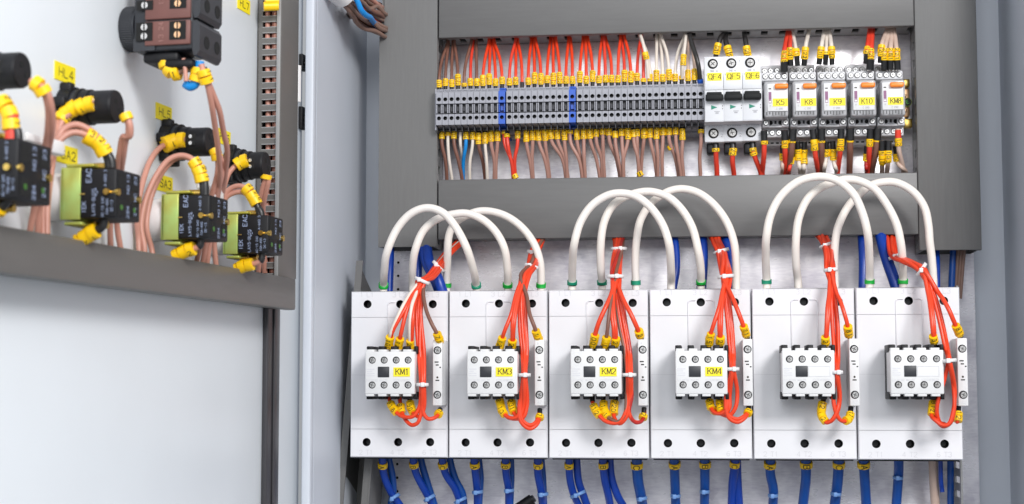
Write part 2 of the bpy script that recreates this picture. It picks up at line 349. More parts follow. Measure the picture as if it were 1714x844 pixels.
def tie(p, along, rx, rd, label, fr=PL, w=0.0028, px=True, material=None, col='tiew', cat='cable tie'):
    c = Vector(fr.at(*p)); t = Vector((along[0], along[1], 0)).normalized(); sd = Vector((t.y, -t.x, 0)); dd = Vector((0, 0, 1)); mb = MB(fr); n = 20; v = []
    for e in (-.5, .5):
        for q in (1.0, 1.0 + 0.0009 / rx):
            v += [c + t * w * e + sd * math.cos(k * math.tau / n) * rx * q + dd * math.sin(k * math.tau / n) * rd * q for k in range(n)]
    f = []
    for k in range(n):
        k2 = (k + 1) % n
        f += [(n + k, n + k2, 3 * n + k2, 3 * n + k), (k, k2, n + k2, n + k), (2 * n + k, 2 * n + k2, 3 * n + k2, 3 * n + k), (k, k2, 2 * n + k2, 2 * n + k)]
    mb.add(v, f, material or tiew, True)
    hh = c + dd * rd * 1.06 + sd * rx * .25
    mb.box(hh.x - .0016, hh.x + .0016, hh.y - .0019, hh.y + .0019, hh.z - .0019, hh.z + .0019, material or tiew, 0.0005)
    return tag(mb.build('cable_tie'), label, cat, 'white cable ties')
#@@PART2
# ================================================================== the cabinet
BK = -0.027                                      # back panel, behind the plate
xl = PL.at(613, 250, BK)[0]; xr = PL.at(1680.5, 400, BK)[0]; TOP, BOT = 0.75, -0.60
cab = thing('electrical_cabinet', 'pale grey steel cabinet shell standing open around the mounting plate', 'cabinet', ((xl + xr) / 2, BOT, 0))
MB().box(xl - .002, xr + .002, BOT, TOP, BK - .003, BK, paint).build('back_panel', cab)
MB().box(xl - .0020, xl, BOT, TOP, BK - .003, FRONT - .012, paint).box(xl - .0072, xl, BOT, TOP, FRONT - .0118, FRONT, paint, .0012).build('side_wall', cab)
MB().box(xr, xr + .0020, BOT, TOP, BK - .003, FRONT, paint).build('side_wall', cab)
px0, px1 = PL.at(656, 450, 0)[0], PL.at(1631, 450, 0)[0]
m = MB().box(px0, px1, BOT + .05, TOP - .05, -.0025, 0, plate_m, .0006)
pl = m.build('mounting_plate'); tag(pl, 'galvanized steel mounting plate with a mottled sheen behind all the wiring', 'mounting plate')
m = MB()
for k in range(40): m.rod((px0 + .006, -.25 + k * .0125, 0), (px0 + .006, -.25 + k * .0125, .0003), .0012, hole_m, n=10)
m.build('edge_hole', pl)['kind'] = 'stuff'

# ------------------------------------------------------------------ grey wiring ducts
DD = 0.045
def ladder(mb, axis, a0, a1, fixed, material, d0=0.0, d1=DD, pitch=.0163, gap=.0062, ga=.013, gb=.031, th=.0016, phase=0.0):
    """a slotted duct wall: rails and bars, along x ('x' at height z=fixed) or along z ('z' at x=fixed)."""
    def bx(u0, u1, e0, e1):
        if axis == 'x': mb.box(u0, u1, fixed, fixed + th, e0, e1, material)
        else: mb.box(fixed, fixed + th, u0, u1, e0, e1, material)
    bx(a0, a1, d0, ga); bx(a0, a1, gb, d1)
    u = a0 + phase
    if phase > 0: bx(a0, min(a1, a0 + phase), ga, gb)
    while u < a1:
        if u + gap < a1: bx(u + gap, min(a1, u + pitch), ga, gb)
        u += pitch
tdx0, tdx1 = PL.at(733.5, 50, DD)[0], PL.at(1531, 45, DD)[0]
tdz = PL.at(1130, 53.5, DD)[1]
def hduct(z0, z1, label, dn, up):
    t = thing('wiring_duct', label, 'wiring duct', ((tdx0 + tdx1) / 2, z0, 0), group='grey wiring ducts')
    m = MB().box(tdx0, tdx1, z0 + .002, z1 - .002, .0005, .002, duct)
    ladder(m, 'x', tdx0, tdx1, z0 + .002, ductp if dn == 1 else duct, d0=.0005, d1=DD - .003)
    ladder(m, 'x', tdx0, tdx1, z1 - .0036, duct, d0=.0005, d1=DD - .003)
    m.build('base', t)
    MB().box(tdx0 + .0004, tdx1 - .0004, z0, z1, DD - .002, DD, ducth, .0007).box(tdx0 + .0004, tdx1 - .0004, z0, z0 + .0015, DD - .007, DD - .0021, ducth).box(tdx0 + .0004, tdx1 - .0004, z1 - .0015, z1, DD - .007, DD - .0021, ducth).build('cover', t)
    return t
hduct(tdz, tdz + .085, 'grey horizontal wiring duct across the top edge above the terminal row', 1, 0)
ldz1 = PL.at(1130, 295, DD)[1]; ldz0 = PL.at(1130, 396.8, DD)[1]
hduct(ldz0, ldz1, 'grey horizontal wiring duct between the terminal row and the contactors', 1, 1)
def vduct(xa, xb, zb, label, inner, notch=None):
    t = thing('wiring_duct', label, 'wiring duct', ((xa + xb) / 2, zb, 0), group='grey wiring ducts')
    m = MB().box(xa + .002, xb - .002, zb, TOP - .1, .0005, .002, duct)
    for s in (0, 1):
        ladder(m, 'z', zb, 0.45, xa + .002 if s == 0 else xb - .0036, ductp if s == inner else duct, d0=.0005, d1=DD - .001, gap=.0075, ga=.014, gb=.034, phase=.004)
    m.build('base', t)
    c = MB()
    if notch:
        nx, nz = notch
        c.slab([(xa, zb), (xb, zb), (xb, TOP - .1), (nx, TOP - .1), (nx, nz), (xa, nz)], DD - .001, DD + .001, duct)
    else: c.box(xa, xb, zb, TOP - .1, DD - .001, DD + .001, duct, .0007)
    c.box(xa, xa + .0015, zb, notch[1] if notch else TOP - .1, DD - .007, DD - .0011, duct).box(xb - .0015, xb, zb, TOP - .1, DD - .007, DD - .0011, ductp if inner == 1 else duct)
    c.build('cover', t)
    return t
xa, xb = PL.at(634, 250, DD + .001)[0], PL.at(731.3, 250, DD + .001)[0]
vduct(xa, xb, PL.at(680, 413.5, DD)[1], 'grey vertical wiring duct on the left side of the terminal row', 1, (PL.at(643.5, 40, DD)[0], PL.at(640, 62, DD)[1]))
xa, xb = PL.at(1535.5, 250, DD + .001)[0], PL.at(1639.5, 250, DD + .001)[0]
vduct(xa, xb, PL.at(1590, 419, DD)[1], 'grey vertical wiring duct on the right side beside the last relay', 0)
# uncovered duct bottom left, leaning a little
t = thing('open_wiring_duct', 'dark grey open wiring duct without its cover left of the contactors', 'wiring duct', PL.at(600, 830, .0))
m = MB(); LZ0, LZ1 = -0.40, PL.at(602, 437, .07)[1]
xo1, xo0 = PL.at(596, 440, .075)[0], PL.at(563, 844, .075)[0]; zt, zb_ = PL.at(596, 440, .075)[1], PL.at(563, 844, .075)[1]
sl = (xo0 - xo1) / (zb_ - zt)
def xo(z): return xo1 + (z - zt) * sl
wd = .026
def slant(z0, z1, a0, a1, d0, d1, material, cut=0):
    v = [(xo(z) + a, z - (cut * (1 - d / .075) if z == z1 else 0), d) for d in (d0, d1) for z in (z0, z1) for a in (a0, a1)]
    m.add(v, [(0, 2, 3, 1), (4, 5, 7, 6), (0, 1, 5, 4), (2, 6, 7, 3), (0, 4, 6, 2), (1, 3, 7, 5)], material)
slant(LZ0, LZ1, 0, .0016, .003, .075, duct, .030); slant(LZ0, LZ1, .0016, .006, .073, .075, duct, .0); 
slant(LZ0, LZ1 - .03, .0016, wd - .0017, .003, .005, duct)
m.build('base', t); m = MB()
slant(LZ0, LZ1 - .045, wd - .0016, wd, .003, .060, duct); slant(LZ0, LZ1 - .045, wd - .007, wd - .0017, .058, .060, duct); m.build('slotted_wall', t)
# remains of the right hand duct
xw = PL.at(1604, 820, .03)[0]
t = thing('open_wiring_duct', 'pale slotted wiring duct wall showing below the last contactor on the right', 'wiring duct', (xw, -.4, 0))
m = MB(); ladder(m, 'z', -.40, PL.at(1604, 480, .03)[1], xw, ductp, d0=.0005, d1=.045, pitch=.0125, gap=.006, ga=.012, gb=.040); m.build('slotted_wall', t)

# ------------------------------------------------------------------ DIN rail with its end clamp
zr = PL.at(1150, 180, .0)[1]
rx0, rx1 = PL.at(733, 180, .01)[0], PL.at(1523, 172, .01)[0]
m = MB().box(rx0, rx1, zr - .0175, zr + .0175, .0006, .0018, galv).box(rx0, rx1, zr + .0130, zr + .0175, .0018, .0085, galv).box(rx0, rx1, zr - .0175, zr - .0130, .0018, .0085, galv)
tag(m.build('din_rail'), 'galvanized mounting rail carrying the terminal blocks, breakers and relays', 'rail')
a = PL.rect(1512, 133, 1524, 213, .022)
t = thing('end_clamp', 'coppery metal end clamp with round sticker at the right end of the rail', 'clamp', (a[0], a[2], .01))
zz = lambda y: PL.at(1518, y, .022)[1]
m = MB().box(a[0], a[1] - .0005, zz(195), zz(148), .012, .020, copper, .0006).box(a[0], a[1] - .0005, zz(146), zz(133), .014, .024, brass, .001).box(a[0], a[1] + .001, zz(214), zz(199), .014, .024, brass, .001)
for y in (160, 185): m.box(a[0], a[0] + .003, zz(y + 3), zz(y - 3), .0201, .0215, copper, .0004)
m.build('clamp_body', t)
c = PL.at(1518.5, 171.5, .024); m = MB().rod((c[0], c[1], .0202), (c[0], c[1], .026), .0036, black, n=16)
m.text('E', (c[0], c[1], .0262), (1, .4, 0), (-.4, 1, 0), .003, mat('sticker_green', (.1, .5, .05), .5), w=.15).rod((c[0], c[1], .0201), (c[0], c[1], .0255), .0039, mat('ring_yellow_green', (.45, .6, .05), .5), n=16); m.build('round_sticker', t)

# ------------------------------------------------------------------ terminal blocks
TX = [740.5 + k * 10.42 for k in range(1)]
def tpx(k):                                       # k = 0..41 -> centre pixel x
    if k < 10: return 735.2 + (829.3 - 735.2) * k / 9
    if k == 10: return 840.2
    if k < 21: return 852.8 + (947.2 - 852.8) * (k - 11) / 9
    if k == 21: return 958
    return 970.6 + (1173 - 970.6) * (k - 22) / 19
TF = .058
zt0 = PL.at(955, 178, TF)[1]                      # middle of the front face
TW = (PL.at(1173, 178, TF)[0] - PL.at(970.6, 178, TF)[0]) / 19
def terminal(w, body, label, cx):
    t = thing('terminal_block', label, 'terminal block', (cx, zt0 - .022, 0), group='terminal blocks in the row')
    h = w / 2 - .00012; x0, x1 = cx - h, cx + h; m = MB()
    dk = mat('terminal_blue_dark', (.004, .03, .2), .5) if body is tblue else tdark
    poly = [(-.0225, .006), (-.0225, .026), (-.0200, .026), (-.0200, .036), (-.0165, .043), (-.0150, .0525), (.0155, .0525), (.0155, .052), (.0190, .052), (.0190, .030), (.0215, .026), (.0215, .006)]
    m.prism([(zt0 + z, d) for z, d in poly], x0, x1, body)
    F = .0592
    # front face: two rows of round openings and the slot between
    for za, zb, hz in ((.0045, .0150, .0085), (-.0148, -.0052, -.0088)):
        m.cell(x0, x1, zt0 + za, zt0 + zb, cx, zt0 + hz, .00185, F, body); m.cup(cx, zt0 + hz, .00185, F, .006, dk, 12)
        m.box(x0, x1, zt0 + za, zt0 + za + .0004, .0525, F - .00005, body); m.box(x0, x1, zt0 + zb - .0004, zt0 + zb, .0525, F - .00005, body)
        m.box(x0, x0 + .0003, zt0 + za, zt0 + zb, .0525, F - .00005, body); m.box(x1 - .0003, x1, zt0 + za, zt0 + zb, .0525, F - .00005, body)
    m.box(x0 + .0002, x0 + .0010, zt0 - .0042, zt0 + .0036, .0525, .0594, body); m.box(x1 - .0010, x1 - .0002, zt0 - .0042, zt0 + .0036, .0525, .0594, body)
    m.box(x0 + .0010, x1 - .0010, zt0 - .0050, zt0 + .0043, .0526, .0540, dk); m.box(x0 + .0016, x1 - .0016, zt0 - .0022, zt0 + .0016, .0541, .0562, body if body is tblue else mat('terminal_shadow_grey', (.055, .055, .065), .5))
    m.box(x0 + .0007, x1 - .0007, zt0 + .0160, zt0 + .0164, .0520, .0526, dk); m.box(x0 + .0012, x1 - .0003, zt0 + .0174, zt0 + .0187, .0520, .0527, body, .0003)
    m.box(x0, x0 + .0007, zt0 - .0199, zt0 - .0152, .038, .0545, dk)
    m.box(x0 + .0012, x1 - .0010, zt0 - .0185, zt0 - .0178, .0400, .0466, dk)
    m.build('body', t)
    r = MB().rod((cx, zt0 + .0085, .0531), (cx, zt0 + .0085, .0540), .0010, slotm, n=8).rod((cx, zt0 - .0088, .0531), (cx, zt0 - .0088, .0540), .0010, slotm, n=8); r.build('clamp_screw', t)
    return t
def tx(k): return PL.at(tpx(k), 178, TF)[0]
def tlabel(k):
    if k == 10: return 'bright blue terminal block nearer the left end of the grey row'
    if k == 21: return 'bright blue terminal block nearer the breakers, amid the grey row'
    return 'grey terminal block, %s in the row counted from the left end' % nth(k + 1)
proto = terminal(TW, tgrey, tlabel(0), tx(0))
for k in range(1, 42):
    if k in (10, 21): continue
    dup(proto, (tx(k) - tx(0), 0, 0), tlabel(k))
pb = terminal(TW * 1.12, tblue, tlabel(10), tx(10)); dup(pb, (tx(21) - tx(10), 0, 0), tlabel(21))
MB()
m = MB().box(tx(0) - TW * .5 - .0016, tx(0) - TW * .5 - .0001, zt0 - .019, zt0 + .019, .006, .0555, tgrey, .0005)
tag(m.build('end_plate'), 'thin grey end plate closing the left end of the terminal row', 'end plate')
# wires into the terminals: (block index, px where it leaves the duct, colour, marker text, extra height of marker mm)
def pxy(k, y, d): return (tpx(k), y, d)
topw = [(0, 750, 'brown', '11', 0), (1, 752, 'brown', '12', 0), (2, 757, 'brown', '11', 0), (3, 760, 'brown', '201', 0), (4, 790, 'brown', '3', 0), (5, 791, 'red', '17', 0), (6, 796, 'brown', '4_', 0),
 (7, 820, 'orange', '21_', 0), (8, 822, 'orange', '121', 0), (9, 824, 'orange', '21', 0), (10, 827, 'orange', '13', 0), (11, 862, 'red', '12', 0), (12, 864, 'orange', '23', 0), (13, 867, 'orange', '', 0), (14, 890, 'orange', '21', 0), (15, 893, 'orange', '231', 0), (16, 897, 'orange', '321', 0),
 (17, 922, 'orange', '21', 0), (18, 925, 'orange', '213', 0), (19, 929, 'orange', '221', 0), (20, 953, 'orange', '22', 0), (21, 956, 'orange', '21', 0), (22, 977, 'orange', '121', 0), (23, 980, 'orange', '31', 0), (24, 983, 'orange', '215', 0), (25, 1007, 'orange', '12', 0), (26, 1010, 'red', '32', 0), (27, 1014, 'orange', '21', 0),
 (28, 1038, 'orange', '12', 0), (29, 1040, 'red', '201', 0), (30, 1044, 'orange', '122', 0), (31, 1073, 'red', '21', 0), (32, 1075, 'red', '1', 0), (33, 1070, 'white', '12', 0), (34, 1100, 'white', '122', 0), (35, 1103, 'white', '31', 0), (36, 1106, 'white', '201', 0),
 (37, 1146, 'white', '12', 0), (38, 1148, 'white', '1', 0), (39, 1151, 'pale pink', '210', 0), (40, 1155, 'pale pink', '120', 0)]
ft = [0, 1.5, 0, 2.2, 0, 1, 0.5]
for k, x0, c, tx_, ex in topw:
    yb = 147 - 11 * (tpx(k) - 735) / 440; y0 = 62 - 16 * (tpx(k) - 735) / 440; jx = random.uniform(-1.5, 1.5); ja = random.uniform(-.003, .003)
    mx = (x0 + tpx(k)) / 2
    wire([(x0 + jx, y0 - 10, .024 + ja), (x0 + jx, y0 + 8, .026 + ja), (mx + (tpx(k) - x0) * .22, y0 + 40, .036 + ja), (tpx(k), yb - 18, .044), (tpx(k), yb + 6, .044)], .00147 if c != 'white' else .0015, c,
         '%s wire dropping into the top of the %s terminal block from the left' % (c.replace('orange', 'orange red'), nth(k + 1)),
         [(3.6 + ft[k % 7] * .6, tx_)] if tx_ else [], ferr_end=6.5, group='wires above the terminal row')
wire([(1152, 44, .03), (1157, 70, .045), (1168, 105, .052), (1172.5, 140, .046)], .0021, 'black', 'black wire with blue tip dropping into the last terminal block', ferr_end=0, group='wires above the terminal row', rings=[(0, tblue)])
# stray middle markers on the white wires
wire([(1068, 48, .028), (1077, 75, .05), (1083, 105, .05), (1085, 131, .046)], .0015, 'white', 'white wire with a marker halfway beside the red pair', [(17, '2_')], group='wires above the terminal row')
wire([(1150, 46, .028), (1146, 80, .048), (1143, 110, .052), (1142, 131, .046)], .0015, 'white', 'white wire with a tall yellow marker beside the black wire', [(12, '217')], group='wires above the terminal row')
Z1 = Z(620, 20, 2.8125); Z2 = Z(840, 40, 3.0125); Z3 = Z(1040, 30, 3.0125)
botw = [(0, Z1(350, 568), Z1(360, 790), 'brown', '21', 0), (1, Z1(377, 570), Z1(384, 790), 'white', '5', 0), (2, Z1(407, 567), Z1(432, 790), 'brown', '11', 0), (3, Z1(435, 565), Z1(437, 700), 'white', '', 0), (4, Z1(457, 570), Z1(437, 790), 'sky blue', '14', 0), (5, Z1(490, 570), Z1(467, 790), 'white', '22', 0), (6, Z1(520, 575), Z1(540, 790), 'brown', '1_1', 0),
 (7, Z1(551, 572), Z1(550, 790), 'white', '123', 0), (8, Z1(578, 563), Z1(583, 790), 'pale brown', '120', 0), (9, Z1(608, 560), Z1(590, 790), 'pale brown', '121', 0), (10, Z1(645, 562), Z1(672, 790), 'red', '1', 0), (12, Z2(88, 545), Z2(68, 775), 'red', '30', 4), (13, Z2(147, 543), Z2(152, 775), 'pale brown', '2_1', 3), (14, Z2(178, 535), Z2(157, 775), 'pale brown', '203', 0),
 (15, Z2(210, 538), Z2(233, 775), 'pale brown', '121', 0), (16, Z2(241, 538), Z2(240, 775), 'pale brown', '120', 0), (17, Z2(273, 530), Z2(322, 775), 'pale brown', '1_2', 0), (18, Z2(305, 530), Z2(333, 775), 'pale brown', '201', 0), (19, Z2(341, 535), Z2(328, 775), 'pale brown', '321', 0), (20, Z2(371, 538), Z2(405, 775), 'pale brown', '8', 0), (21, Z2(403, 533), Z2(413, 775), 'pale brown', '1_2', 0), (22, Z2(433, 528), Z2(420, 775), 'pale brown', '312', 0),
 (23, Z2(467, 528), Z2(493, 775), 'pale brown', '221', 0), (24, Z2(497, 537), Z2(505, 775), 'pale brown', '14', 0), (25, Z2(529, 527), Z2(517, 775), 'pale brown', '12', 0), (26, Z2(562, 530), Z2(595, 775), 'pale brown', '12', 0), (27, Z2(592, 543), Z2(605, 775), 'pale brown', '1_', 0), (28, Z2(625, 533), Z2(612, 775), 'pale brown', '21', 0), (29, Z2(652, 530), Z2(614, 775), 'pale brown', '124', 0), (30, Z2(683, 538), Z2(690, 770), 'pale brown', '1_', 0),
 (31, Z3(80, 566), Z3(93, 790), 'pale brown', '12', 0), (32, Z3(115, 555), Z3(99, 790), 'pale brown', '213', 0), (33, Z3(147, 553), Z3(178, 795), 'pale brown', '121', 0), (34, Z3(180, 558), Z3(184, 795), 'pale brown', '231', 0), (35, Z3(210, 558), Z3(206, 795), 'pale brown', '12', 0), (36, Z3(243, 558), Z3(288, 795), 'pale brown', '12', 0), (37, Z3(277, 555), Z3(300, 795), 'pale brown', '21', 0), (38, Z3(312, 563), Z3(313, 795), 'pale brown', '120', 0), (41, Z3(402, 566), Z3(399, 795), 'pale brown', '1', 0)]
for k, a, b, c, txt, ex in botw:
    a = (tpx(k) + (a[0] - tpx(k)) * .5, a[1]); j = random.uniform(-.004, .004); bow = random.uniform(-2.5, 2.5)
    wire([(b[0], b[1] + 12, .026 + j), (b[0], b[1], .028 + j), (a[0] * .35 + b[0] * .65 + bow, a[1] * .4 + b[1] * .6, .036 + j), (a[0], a[1] + 20, .041), (a[0], a[1] - 8, .040)], .0017 if c != 'white' else .0015, c,
         '%s wire leaving the underside of the %s terminal block from the left' % (c, nth(k + 1)), [(4.2, txt)] if txt else [], ferr_end=4.8, group='wires below the terminal row')
wire([Z2(70, 778) + (.03,), Z2(50, 700) + (.036,), Z2(32, 620) + (.043,), Z2(24, 540) + (.041,)], .0017, 'red', 'red wire curving down from beneath the first blue terminal block', [(3.5, '1')], ferr_end=4, group='wires below the terminal row')
for q, nm in ((Z2(68, 770), 'where two red wires meet under the terminals'), (Z2(697, 757), 'near the duct edge under the terminal row'), (Z3(95, 788), 'on a pale brown wire pair below the terminals'), (Z3(247, 654), 'midway on a pale brown wire left of the breakers')):
    p = Vector(PL.at(*q, .037)); m = MB().rod(p + Vector((.001, -.0018, 0)), p + Vector((-.001, .0018, 0)), .0027, yel, n=12)
    m.text('1', p + Vector((0, 0, .0029)), (1, .2, 0), (-.2, 1, 0), .0024, ink, w=.17); tag(m.build('marker_sleeve'), 'loose yellow marker sleeve ' + nm, 'cable marker')

# ------------------------------------------------------------------ screws
def screw(fr, c, r, parent, name='terminal_screw', recess=True, material=None, rim=hole_m):
    """a cross head screw sunk in a dark round hole whose rim is at depth c[2]."""
    x, z, d = c; m = MB(fr)
    if recess:
        v = []; n = 18
        m.cup(x, z, r, d + .00025, .0002, rim, n)
    m.rod((x + r * .06, z - r * .03, d + .0001), (x + r * .06, z - r * .03, d + .0011), r * .84, material or steel, n=18, r2=r * .70)
    a = random.uniform(0, 1.5); ca, sa = math.cos(a), math.sin(a)
    for ux, uz in ((ca, sa), (-sa, ca)):
        q = [(x + ux * r * .5 * s + -uz * r * .075 * e, z + uz * r * .5 * s + ux * r * .075 * e) for s, e in ((-1, -1), (1, -1), (1, 1), (-1, 1))]
        m.slab(q, d + .0005, d + .00125 + (0.00003 if ux == ca else 0), slotm)
    return m.build(name, parent)
def screws(fr, cs, r, parent, **k):
    first = screw(fr, cs[0], r, parent, **k); a = fr.w(cs[0])
    for c in cs[1:]: q = dup_part(first, fr.w(c) - a); q.parent = parent
    return first
# ------------------------------------------------------------------ breakers
for i, (xa, nm) in enumerate(((1179.6, 'QF4'), (1211.2, 'QF5'), (1243.2, 'QF6'))):
    dy = -1.0 * i
    bx = PL.rect(xa + .2, 95 + dy, xa + 31.6, 238 + dy, .046); nx = PL.rect(xa + .2, 123 + dy, xa + 31.6, 203 + dy, .068)
    xs = (nx[0] + nx[1]) / 2; hw = .00865
    t = thing('circuit_breaker', 'white circuit breaker with yellow sticker lettered %s beside the terminal row' % nm, 'circuit breaker', (xs, bx[2], 0), group='circuit breakers on the rail')
    m = MB().box(xs - hw, xs + hw, bx[2], bx[3], .006, .046, mcbw, .0008).box(xs - hw, xs + hw, nx[2], nx[3], .0461, .066, mcbw, .0012)
    m.box(xs - hw + .0006, xs + hw - .0006, nx[3] - .0145, nx[3] - .0018, .0661, .0668, mcbw, .0006)
    m.box(xs - hw, xs + hw, nx[2] - .0004, nx[2] + .0001, .0462, .0672, emb)
    zc = lambda y, d=.068: PL.at(xa + 16, y + dy, d)[1]
    for xx in (xs + .0015, xs - .0045): m.box(xx, xx + .0003, zc(157), zc(142), .0661, .0664, emb)
    m.box(xs - .0045, xs + .0018, zc(142.3), zc(141.7), .0661, .0664, emb)
    g = PL.at(xa + 15.5, 180 + dy, .066); u = .0021
    m.slab([(g[0] - u * 1.15, g[1] + u * .95), (g[0] - u * 1.15, g[1] - u * .95), (g[0] + u * 1.4, g[1])], .0660, .0663, trig)
    m.box(g[0] + .0003, g[0] + .0050, g[1] - .0040, g[1] - .0034, .0660, .0662, faint).box(g[0] + .0012, g[0] + .0040, g[1] - .0056, g[1] - .0045, .0660, .0662, faint)
    for q in (-1, 1): m.box(g[0] + .0072, g[0] + .0077, g[1] + q * .0012 - .0005, g[1] + q * .0012 + .0005, .0660, .0662, ink)
    m.text('290530', (xs + .001, zc(209, .0465), .0463), (1, 0, 0), (0, 1, 0), .0026, faint, w=.14, sx=.85)
    m.text('ONE AC', (xs + .0005, zc(119, .0465), .0463), (1, 0, 0), (0, 1, 0), .0016, faint, w=.14, sx=.85)
    m.text('1', (xs + .0066, zc(104, .0465), .0463), (1, 0, 0), (0, 1, 0), .0026, faint, w=.13); m.text('2', (xs + .0066, zc(227, .0465), .0463), (1, 0, 0), (0, 1, 0), .0026, faint, w=.13)
    tops = [(xs - .0008, PL.at(xa + 15, 107 + dy, .046)[1], .0462), (xs - .0008, PL.at(xa + 15, 223.5 + dy, .046)[1], .0462)]
    for c in tops: m.rod((c[0], c[1], .0459), (c[0], c[1], .0463), .0046, hole_m, n=24)
    m.build('body', t)
    l = MB(); l.box(xs - .0076, xs + .0078, zc(169.5), zc(159.5), .0662, .0745, leverm, .0012).box(xs - .0066, xs + .0066, zc(160), zc(154.5), .0661, .0700, leverm, .0008); l.build('switch_lever', t)
    s = PL.rect(xa + 4.2, 122 + dy, xa + 28.5, 135.2 + dy, .0672)
    b = MB().box(s[0], s[1], s[2], s[3], .0669, .0671, sty); b.text(nm, ((s[0] + s[1]) / 2 + .0004, (s[2] + s[3]) / 2, .06713), (1, 0, 0), (0, 1, 0), .0044, inkn, w=.15, gap=1.4, serif=True); b.build('sticker', t)
    screws(PL, tops, .0043, t, recess=False, material=steeld)
Z4 = Z(1160, 40, 3.245)
for (a, b, e, nm, tx_) in (((178, 42), (150, 75), (128, 150), 'QF4', '12_'), ((180, 42), (178, 95), (197, 165), 'QF5', '51_'), ((278, 40), (284, 85), (296, 165), 'QF6', '12_')):
    p = Z4(*e)
    wire([(*Z4(a[0], a[1] - 30), .022), (*Z4(*a), .026), (*Z4(*b), .040), (*p, .043), (p[0] + (p[0] - Z4(*b)[0]) * .25, p[1] + 14, .040)], .0023, 'black', 'black wire running into the top of breaker ' + nm, [(5.0, tx_)], group='wires at the breakers', mr=.0034)
for (xf, p1, p2, nm, tx_, cc) in ((120, (125, 720), (130, 815), 'QF4', '2', 'red'), (213, (214, 745), (222, 815), 'QF5', '22', 'red'), (322, (340, 735), (368, 812), 'QF6', '31', 'red')):
    q = Z4(xf, 655)
    wire([(*Z4(p2[0], p2[1] + 30), .026), (*Z4(*p2), .028), (*Z4(*p1), .037), (*Z4(xf + 4, 690), .039), (q[0], q[1] - 8, .038)], .0023, cc, 'red wire with black ferrule under breaker ' + nm, [(8.0, tx_)], ferr_end=9.5, group='wires at the breakers', mr=.0034)
    v = Z4(xf - 20, 682); a = PL.at(*v, .036); MBk = MB().box(a[0] - .0042, a[0] + .004, a[1] - .0045, a[1] + .0055, .026, .040, black, .0015)
    tag(MBk.build('terminal_plug'), 'black plug under breaker %s beside its red wire' % nm, 'plug')

